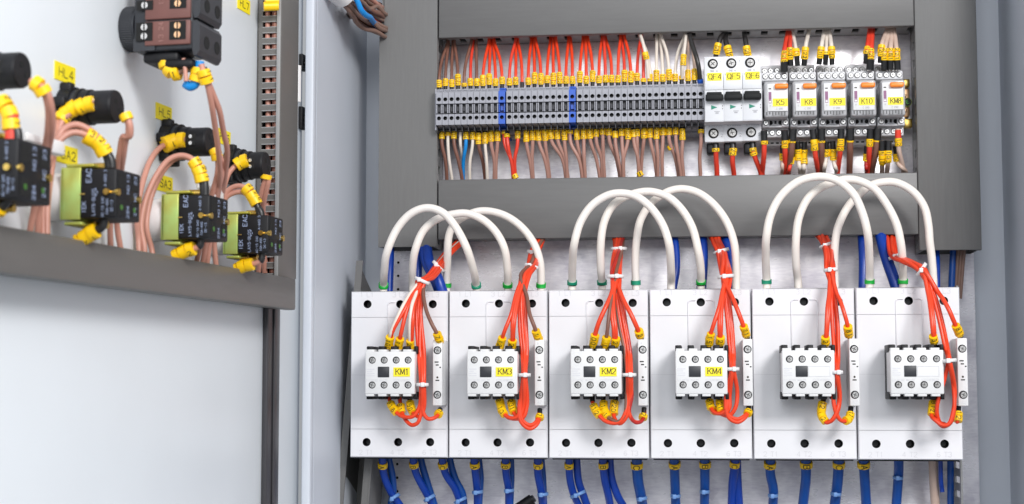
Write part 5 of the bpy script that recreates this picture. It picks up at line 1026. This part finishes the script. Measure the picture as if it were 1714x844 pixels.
# contact blocks
def block(xb, xm, xe, yt, ybm, nutpx, label, yc=None):
    """xb: bracket left px; xm: left px of the black body; xe: px of the far right edge."""
    d0, d1 = .013, .024
    ym = (yt + ybm) / 2
    # the near face lies where the black body's left edge meets depth d1
    x0 = DR.at(xm, ym, d1)[0]; c = DR.at(xm, ym, d1); zt_, zb_ = DR.at(xm, yt, d1)[1], DR.at(xm, ybm, d1)[1]; H = zt_ - zb_; W = H * 1.12
    lo, hi = d1 + .008, .12
    for _ in range(40):
        L = (lo + hi) / 2
        if px_of(DR, (x0 + W, (zt_ + zb_) / 2, L))[0] < xe: lo = L
        else: hi = L
    t = thing('contact_block', label, 'contact block', (x0 + W / 2, zb_, 0), DR, 'contact blocks on the door')
    xc = x0 + W / 2; zc = (zt_ + zb_) / 2
    lo, hi = 0, d1 - .003
    for _ in range(40):
        g = (lo + hi) / 2
        if px_of(DR, (x0, zc, g))[0] < xb: lo = g
        else: hi = g
    m = MB(DR).rod((xc, zc, .0003), (xc, zc, max(.004, g - .0005)), H * .50, tiew, n=28); m.build('fixing_nut', t)
    m = MB(DR).box(x0 + .0002, x0 + .0018, zb_ - H * .02, zt_ + H * .04, g, d1 + .001, zinc, .0004).box(x0 + W - .0018, x0 + W, zb_, zt_, g, d1, zinc, .0004).box(x0 + .0002, x0 + W, zb_, zt_, g, g + .0016, zinc)
    m.box(x0 + .002, x0 + W * .8, zt_ + H * .05, zt_ + H * .12, g + .002, d1 + .008, zinc, .0006).box(x0 + .001, x0 + W * .8, zb_ - H * .13, zb_ - H * .06, g + .002, d1 + .002, zinc, .0006)
    m.rod((x0 + W * .3, zb_ - H * .10, d1), (x0 + W * .3, zb_ - H * .10, d1 + .006), .0022, brass, n=12).rod((x0 + W * .55, zb_ - H * .08, d1), (x0 + W * .55, zb_ - H * .08, d1 + .010), .0022, brass, n=12).rod((x0 + W * .35, zt_ + H * .08, d1 + .004), (x0 + W * .35, zt_ + H * .08, d1 + .012), .0026, brass, n=12)
    m.build('zinc_bracket', t)
    m = MB(DR).box(x0, x0 + W, zb_, zt_, d1 + .0012, L, black, .0011)
    for k in range(2):                                # openings in the end face
        for r_ in range(2):
            m.box(x0 + W * (.08 + .56 * k), x0 + W * (.34 + .56 * k), zb_ + H * (.08 + .54 * r_), zb_ + H * (.38 + .54 * r_), L - .0003, L + .0002, hole_m)
    for fz in (.28, .72, .50):
        m.box(x0 - .0003, x0 + .0002, zb_ + H * fz - H * .03, zb_ + H * fz + H * .03, d1 + .003, d1 + .0045, hole_m)
    D = L - d1
    tt = lambda s_, dd, f, h, U=(0, 1, 0): m.text(s_, (x0 - .00035, zb_ + H * f, d1 + D * dd), (0, 1, 0), (0, 0, -1), h, bluish, w=.16)
    tt('EAC', .28, .86, D * .13); tt('LAY5-BU25', .42, .32, D * .08); tt('IEK', .16, .22, D * .11); tt('A-660 3', .72, .80, D * .065); tt('AC-15 240V', .66, .24, D * .06); tt('10A-400V', .78, .24, D * .06); tt('DC-13', .90, .24, D * .06)
    m.box(x0 - .0004, x0, zb_ + H * .48, zb_ + H * .50, d1 + .001, d1 + D * .18, brass)
    pr = [(.46, .62), (.50, .56), (.47, .50), (.50, .44)]
    for k in range(3): m.box(x0 - .0003, x0, zb_ + H * pr[k + 1][1], zb_ + H * pr[k][1] - .0004, d1 + D * pr[k][0], d1 + D * pr[k][0] + .0004, bluish)
    for s_, fx, fz in (('13', .50, .84), ('23', .80, .84), ('NO', .50, .62), ('NC', .80, .50), ('14', .50, .20), ('24', .80, .20), ('22', .5, .12)):
        m.text(s_, (x0 + W * (fx - .03), zb_ + H * fz, L + .00025), (0, 1, 0), (-1, 0, 0), W * .09, bluish, w=.16)
    m.build('body', t)
    m = MB(DR).rod((x0 + W * .06, zc + H * .02, L - .006), (x0 + W * .06, zc + H * .02, L + .0012), .0020, brass, n=12).rod((x0 + .001, zc + H * .02, L - .005), (x0 - .0022, zc + H * .02, L - .005), .0018, brass, n=12)
    m.rod((x0 + W * .88, zc - H * .04, L - .002), (x0 + W * .88, zc - H * .04, L + .0018), .0022, brass, n=12)
    for k in (0, 1): m.rod((x0 + W * (.22 + .52 * k), zb_ + H * .23, L), (x0 + W * (.22 + .52 * k), zb_ + H * .23, L + .0004), .0016, mat('green_brass', (.10, .30, .06), .35, .7), n=10)
    m.build('fixing_screw', t)
    return x0, W, zb_, zt_, L
BK1 = block(-66, -37, 86, 233, 335, 0, 'black contact block cut by the left edge of the photo')
BK2 = block(101, 131, 235, 283, 366, 0, 'black contact block with the brightest yellow green bracket, beside sticker SA2')
BK3 = block(269.5, 295.5, 382, 327, 400, 0, 'black contact block below the HL5 lamp, on the greenest bracket')
BK4 = block(373.5, 395, 474, 361, 424, 0, 'smallest black contact block, in front of the slotted door duct')
# rotary switch at the top
u1 = DR.at(225, 50, .012); sx0 = u1[0]; zt_, zb_ = DR.at(226, -60, .012)[1], DR.at(226, 87, .012)[1]; zmid = DR.at(226, 37, .012)[1]
lo, hi = .02, .12
for _ in range(40):
    L = (lo + hi) / 2
    if px_of(DR, (sx0, zb_, L))[0] < 321: lo = L
    else: hi = L
lo, hi = .01, .12
for _ in range(40):
    SW = (lo + hi) / 2
    if px_of(DR, (sx0 + SW, zb_, L + .005))[0] < 371: lo = SW
    else: hi = SW
sw = thing('rotary_switch', 'black rotary switch body with maroon terminal strips at the top of the door', 'rotary switch', (sx0 + SW / 2, zb_, 0), DR)
kc = DR.at(222, 49, .004); rk = 37 / F_PX * px_of(DR, kc)[2]
m = MB(DR).rod((sx0 + SW * .42, kc[1], .0004), (sx0 + SW * .42, kc[1], .0105), rk, charc, n=48)
for k in range(60):
    a = k * math.tau / 60; m.box(sx0 + SW * .42 + math.cos(a) * rk - .0004, sx0 + SW * .42 + math.cos(a) * rk + .0004, kc[1] + math.sin(a) * rk - .0004, kc[1] + math.sin(a) * rk + .0004, .001, .009, charc)
m.build('mounting_ring', sw)
m = MB(DR).box(sx0 + .001, sx0 + SW, zb_, zt_, .011, L, charc, .0012)
m.box(sx0 - .0002, sx0 + .001, zb_, zb_ + .008, .0115, .026, charc); m.box(sx0 + SW * .1, sx0 + SW * .9, zb_ - .007, zb_, .016, .040, black, .002).box(sx0 + SW * .1, sx0 + SW * .6, zb_ - .011, zb_ - .005, .030, .050, black, .002)
m.build('body', sw)
m = MB(DR)
for a, b in ((zb_ + .003, zmid - .0006), (zmid + .0006, zmid + .026), (zmid + .0275, zmid + .052)):
    m.box(sx0 - .0010, sx0 + .0012, a, b, .0115 + (L - .0115) * .20, L - .001, maroon, .0006)
m.build('terminal_strip', sw)
scs = []
for zb2_, zt2_ in ((zb_ + .003, zmid), (zmid, zmid + .026)):
    for f in (.38, .74):
        scs.append((sx0 - .0011, zb2_ + (zt2_ - zb2_) * f))
def sidescrews(dd, big):
    m = MB(DR)
    for x, z in scs:
        m.box(x - .0003, x + .0002, z - .0030, z + .0030, L * dd - .0055, L * dd + .0055, hole_m)
        m.rod((x + .0002, z, L * dd), (x - .0008, z, L * dd), .0022, steel if big else copper, n=12); m.box(x - .0011, x - .0007, z - .0022, z + .0022, L * dd - .0004, L * dd + .0004, hole_m)
    return m
sidescrews(.38, True).build('terminal_screw', sw); sidescrews(.82, False).build('terminal_screw', sw)
m = MB(DR)
for k in range(2): m.text('13 24', (sx0 - .00125, (zb_ + .003 + zmid) / 2 + k * .024, L * .60), (0, 1, 0), (0, 0, -1), .0030, mat('maroon_light_print', (.30, .15, .13), .5), w=.15)
m.build('print', sw)
m = MB(DR)                                             # two stacked end pieces with holes
for a, b in ((zb_ - .004, zmid - .0008), (zmid + .0008, zmid + .034)):
    m.prism([(a + .004, L), (a, L + .001), (a, L + .003), (a + .003, L + .005), (b - .003, L + .005), (b, L + .003), (b, L)], sx0 + .0005, sx0 + SW - .0005, charc)
m.build('rear_cover', sw)
m = MB(DR)
for f, ff in ((.32, .30), (.78, .30)):
    for a, b in ((zb_, zmid), (zmid, zmid + .034)):
        m.rod((sx0 + SW * f, a + (b - a) * ff, L + .0048), (sx0 + SW * f, a + (b - a) * ff, L + .0052), .0042, hole_m, n=18)
m.build('wire_hole', sw)
# ------------------------------------------------------------------ door wires
V1, V2, V3, V4 = Z(0, 0, 3.247), Z(190, 0, 3.247), Z(0, 220, 3.247), Z(220, 200, 3.247)
def at_x(px, py, x):                               # seen point on the upright plane a fixed way along the door
    ray = rgt * ((px - CX) / F_PX) + upv * ((CY - py) / F_PX) + fwd
    t = (x - DR.X.dot(CAM - DR.o)) / DR.X.dot(ray); q = CAM + ray * t - DR.o
    return (x, q.z, DR.N.dot(q))
def dw(segs, lab, col='door brown', r=.0019, marks=(), fe=0, mr=.0036, ring=.0048, x1=None, x0=None):
    P = []
    for f, pts in segs: P += [(*f(p[0], p[1]), p[2]) for p in pts]
    if x1 is None: path = [DR.at(*p) for p in P]
    else:
        if x0 is None: x0 = DR.at(*P[0])[0]
        L = [0.0]
        for a, b in zip(P, P[1:]): L.append(L[-1] + math.hypot(b[0] - a[0], b[1] - a[1]))
        path = []
        for p, l in zip(P, L):
            f = l / L[-1]; f = f * f * (3 - 2 * f); q = at_x(p[0], p[1], x0 + (x1 - x0) * f)
            path.append(q if q[2] > .0045 else DR.at(p[0], p[1], .0045))
    wire(path, r, col, lab, marks, ferr_end=fe, fr=DR, group='wires on the door', mr=mr, ring=ring, px=False)
dw([(V3, [(160, 560, .008), (185, 420, .010)]), (V1, [(246, 800, .012), (262, 690, .022), (262, 580, .035), (235, 490, .048), (196, 455, .055), (165, 440, .055)])], 'brown wire from the leftmost lamp, outer strand', x1=LP1[0] - LP1[2] * .2, marks=[(2, '__')], mr=.0044, ring=.0046)
dw([(V3, [(205, 560, .008), (215, 410, .010)]), (V1, [(266, 800, .012), (284, 690, .022), (278, 580, .035), (250, 490, .046), (205, 458, .053)])], 'brown wire from the leftmost lamp, inner strand', x1=LP1[0] - LP1[2] * .2)
dw([(V3, [(235, 560, .010), (240, 400, .012)]), (V1, [(285, 790, .016), (302, 710, .024), (335, 640, .034), (385, 600, .040), (420, 575, .041)])], 'brown wire bending up to the first marker on the HL4 lamp', x1=LP2[0] - LP2[2] * 1.05, marks=[(0, '_11')], mr=.0046, ring=.0050)
dw([(V3, [(255, 560, .012), (258, 400, .014)]), (V1, [(300, 790, .018), (316, 715, .026), (350, 645, .036), (420, 590, .042), (470, 565, .043), (508, 560, .043)])], 'brown wire bending up to the second marker on the HL4 lamp', x1=LP2[0] - LP2[2] * 1.05, marks=[(0, '_1')], mr=.0046, ring=.0055)
dw([(V3, [(600, 640, .008), (600, 480, .010), (625, 280, .012), (650, 120, .018), (670, 30, .025)]), (V1, [(692, 745, .034), (700, 690, .042), (690, 640, .046), (678, 620, .046)])], 'brown wire falling from the end of the HL4 lamp, left strand', x1=LP2[0] - LP2[2] * .2, marks=[(0, '_')], mr=.0036, ring=.0046)
dw([(V3, [(655, 640, .008), (635, 500, .010), (650, 280, .012), (672, 120, .018), (690, 30, .025)]), (V1, [(705, 740, .034), (708, 690, .042), (696, 645, .046)])], 'brown wire falling from the end of the HL4 lamp, right strand', x1=LP2[0] - LP2[2] * .2)
dw([(V3, [(245, 200, .012)]), (V1, [(300, 800, .020), (345, 745, .030), (400, 720, .036), (470, 735, .040), (525, 770, .042)]), (V3, [(560, 95, .040), (585, 150, .036), (592, 200, .032)])], 'brown wire arching into the top of the SA2 contact block, lower arch', x1=BK2[0] + BK2[1] * .22, marks=[(8, '123')], fe=9, mr=.0046, ring=.0055)
dw([(V3, [(260, 200, .012)]), (V1, [(305, 780, .020), (345, 705, .030), (410, 678, .036), (475, 700, .040), (530, 745, .042), (555, 790, .041)]), (V3, [(578, 110, .038), (605, 160, .034), (610, 200, .030)])], 'brown wire arching into the top of the SA2 contact block, upper arch', x1=BK2[0] + BK2[1] * .22, fe=9)
dw([(V3, [(430, 600, .018), (445, 582, .022), (480, 560, .027), (520, 540, .032), (558, 515, .034), (566, 478, .032)])], 'short brown wire with a fat marker under the SA2 contact block', x1=BK2[0] + BK2[1] * .22, x0=BK2[0] + BK2[1] * .22, marks=[(8, '121')], fe=8, mr=.0046, ring=.0056)
dw([(V1, [(-20, 530, .03), (20, 570, .036), (45, 610, .040), (60, 660, .042), (62, 710, .042), (62, 780, .04)])], 'brown wire with red tip entering the leftmost contact block', x1=BK1[0] + BK1[1] * .22, x0=BK1[0] + BK1[1] * .22, marks=[(7, '1_2')], mr=.0046, ring=.0058)
a_ = at_x(*V1(62, 728), BK1[0] + BK1[1] * .22); m = MB(DR).rod((a_[0], a_[1] - .008, a_[2]), (a_[0], a_[1] + .010, a_[2]), .0034, WC['red'], n=14); tag(m.build('wire_tip'), 'short red sleeve standing on the leftmost contact block', 'wire sleeve')
dw([(V1, [(-20, 560, .03), (15, 585, .036), (40, 620, .040), (78, 680, .040), (96, 720, .040), (100, 790, .038)])], 'second brown wire above the leftmost contact block', x1=BK1[0] + BK1[1] * .22, x0=BK1[0] + BK1[1] * .22, fe=8)
dw([(V3, [(-20, 430, .02), (0, 415, .024), (20, 402, .028), (38, 380, .030), (40, 345, .030)])], 'short brown wire under the leftmost contact block', x1=BK1[0] + BK1[1] * .22, x0=BK1[0] + BK1[1] * .22, marks=[(8, '12')], fe=8, mr=.0046, ring=.0058)
dw([(V4, [(70, 760, .008), (70, 690, .008), (52, 590, .010), (66, 480, .014), (98, 380, .020), (145, 290, .026), (205, 218, .032), (270, 196, .036), (325, 212, .038), (362, 262, .038), (385, 330, .034), (392, 415, .030)])], 'brown wire in the large left arc over the SA3 contact block', x1=BK3[0] + BK3[1] * .22, marks=[(9, '122')], fe=9, mr=.0044, ring=.0054)
dw([(V4, [(120, 760, .008), (108, 700, .008), (82, 590, .010), (95, 470, .014), (130, 360, .020), (180, 270, .026), (235, 215, .031), (290, 203, .036), (340, 225, .037), (372, 275, .036), (398, 340, .032), (402, 415, .028)])], 'brown wire just inside the large arc over the SA3 contact block', x1=BK3[0] + BK3[1] * .22, fe=9)
dw([(V4, [(42, 750, .006), (38, 640, .008), (30, 540, .010), (42, 430, .016), (65, 330, .022), (100, 230, .028), (155, 155, .034), (215, 125, .038), (262, 112, .040), (290, 112, .040)])], 'brown wire curving up to the marker on the HL5 lamp', x1=LP3[0] - LP3[2] * 1.05, marks=[(-1, '_1_')], mr=.0052, ring=.0052)
dw([(V4, [(350, 790, .012), (385, 640, .012), (440, 400, .016), (468, 290, .026), (468, 210, .034), (458, 175, .037), (450, 160, .037)])], 'brown wire from the end of the HL5 lamp, left strand', x1=LP3[0] - LP3[2] * .2, marks=[(0, '__')], mr=.0038, ring=.0044)
dw([(V4, [(385, 790, .012), (412, 640, .012), (462, 400, .016), (490, 300, .026), (485, 210, .034), (468, 180, .037)])], 'brown wire from the end of the HL5 lamp, right strand', x1=LP3[0] - LP3[2] * .2)
dw([(V4, [(410, 790, .012), (430, 640, .012), (470, 410, .016), (482, 280, .028)]), (V2, [(545, 640, .034), (528, 540, .038), (508, 450, .042), (490, 400, .044), (478, 350, .044)])], 'brown wire hanging from the rotary switch, left strand', x1=sx0 + SW * .2, marks=[(4, '11')], mr=.0042, ring=.0045)
dw([(V4, [(460, 800, .012), (450, 640, .012), (490, 420, .016), (512, 280, .028), (520, 160, .032)]), (V2, [(598, 720, .034), (575, 600, .036), (540, 510, .040), (508, 430, .043), (488, 370, .044)])], 'brown wire hanging from the rotary switch, right strand', x1=sx0 + SW * .35, fe=7)
dw([(V4, [(475, 640, .012), (492, 440, .016), (510, 345, .022), (535, 285, .028), (575, 245, .032), (610, 225, .033), (630, 220, .033)])], 'brown wire bending up to the marker on the lamp nearest the duct', x1=LP4[0] - LP4[2] * 1.05, marks=[(-1, '_1')], mr=.0050, ring=.0050)
dw([(V4, [(690, 830, .008), (705, 640, .010), (690, 480, .014), (702, 420, .020), (720, 350, .026), (732, 318, .029), (735, 300, .029)])], 'brown wire from the end of the lamp nearest the duct, left strand', x1=LP4[0] - LP4[2] * .2, marks=[(0, '_')], mr=.0042, ring=.0036)
dw([(V4, [(720, 830, .008), (725, 640, .010), (715, 490, .014), (725, 420, .020), (742, 350, .026), (748, 310, .029)])], 'brown wire from the end of the lamp nearest the duct, right strand', x1=LP4[0] - LP4[2] * .2)
dw([(V4, [(485, 640, .012), (500, 425, .018), (545, 372, .024), (600, 364, .028), (640, 395, .030), (668, 440, .030), (690, 485, .027), (698, 530, .024)])], 'brown wire arching into the smallest contact block, upper arch', x1=BK4[0] + BK4[1] * .22, marks=[(9, '622')], fe=9, mr=.0044, ring=.0052)
dw([(V4, [(490, 640, .012), (510, 432, .018), (560, 398, .024), (605, 396, .027), (645, 425, .028), (675, 465, .028), (702, 500, .025), (708, 530, .023)])], 'brown wire arching into the smallest contact block, lower arch', x1=BK4[0] + BK4[1] * .22, fe=8)
dw([(V4, [(235, 745, .014), (262, 728, .018), (300, 712, .024), (345, 700, .028), (372, 685, .028), (378, 645, .026)])], 'short brown wire with a fat marker under the SA3 contact block', x1=BK3[0] + BK3[1] * .22, x0=BK3[0] + BK3[1] * .22, marks=[(9, '2_1')], fe=6, mr=.0044, ring=.0055)
dw([(V4, [(570, 815, .012), (600, 800, .016), (640, 788, .020), (680, 780, .022), (705, 765, .022), (710, 725, .020)])], 'short brown wire with two markers under the smallest contact block', x1=BK4[0] + BK4[1] * .22, x0=BK4[0] + BK4[1] * .22, marks=[(12, '_ 1')], fe=6, mr=.0044, ring=.0056)
dw([(V2, [(285, 320, .024), (292, 365, .026), (315, 395, .030), (350, 395, .036), (395, 372, .040), (430, 345, .040)])], 'dark brown wire curling under the rotary switch', x1=sx0 + SW * .25, x0=sx0 + SW * .25, col='grey brown', marks=[(10, '1_2')], mr=.0050, ring=.0050)
dw([(V2, [(380, 320, .036), (388, 365, .038), (392, 410, .038), (394, 442, .038)])], 'thin pale brown wire under the rotary switch', x1=sx0 + SW * .15, x0=sx0 + SW * .15, r=.0014)
dw([(V2, [(468, 335, .044), (465, 380, .044), (455, 430, .044), (440, 460, .043), (415, 470, .041), (390, 455, .040)])], 'blue wire hooking under the rotary switch', x1=sx0 + SW * .3, x0=sx0 + SW * .3, col='sky blue', r=.0030, marks=[(9, '_1')], mr=.0050, ring=.0046)
for (x, y), d, nm in ((V3(310, 92), .030, 'white tie gathering brown wires left of the SA2 contact block'), (V4(470, 405), .030, 'white tie gathering brown wires between the last two contact blocks')):
    c = DR.at(x, y, d); m = MB(DR); m.box(c[0] - .012, c[0] + .004, c[1] - .004, c[1] + .004, c[2] - .004, c[2] + .003, tiew, .0012); m.box(c[0] - .030, c[0] - .010, c[1] + .0, c[1] + .0045, c[2] - .003, c[2] - .001, tiew, .0008)
    tag(m.build('cable_tie'), nm, 'cable tie', 'white cable ties')
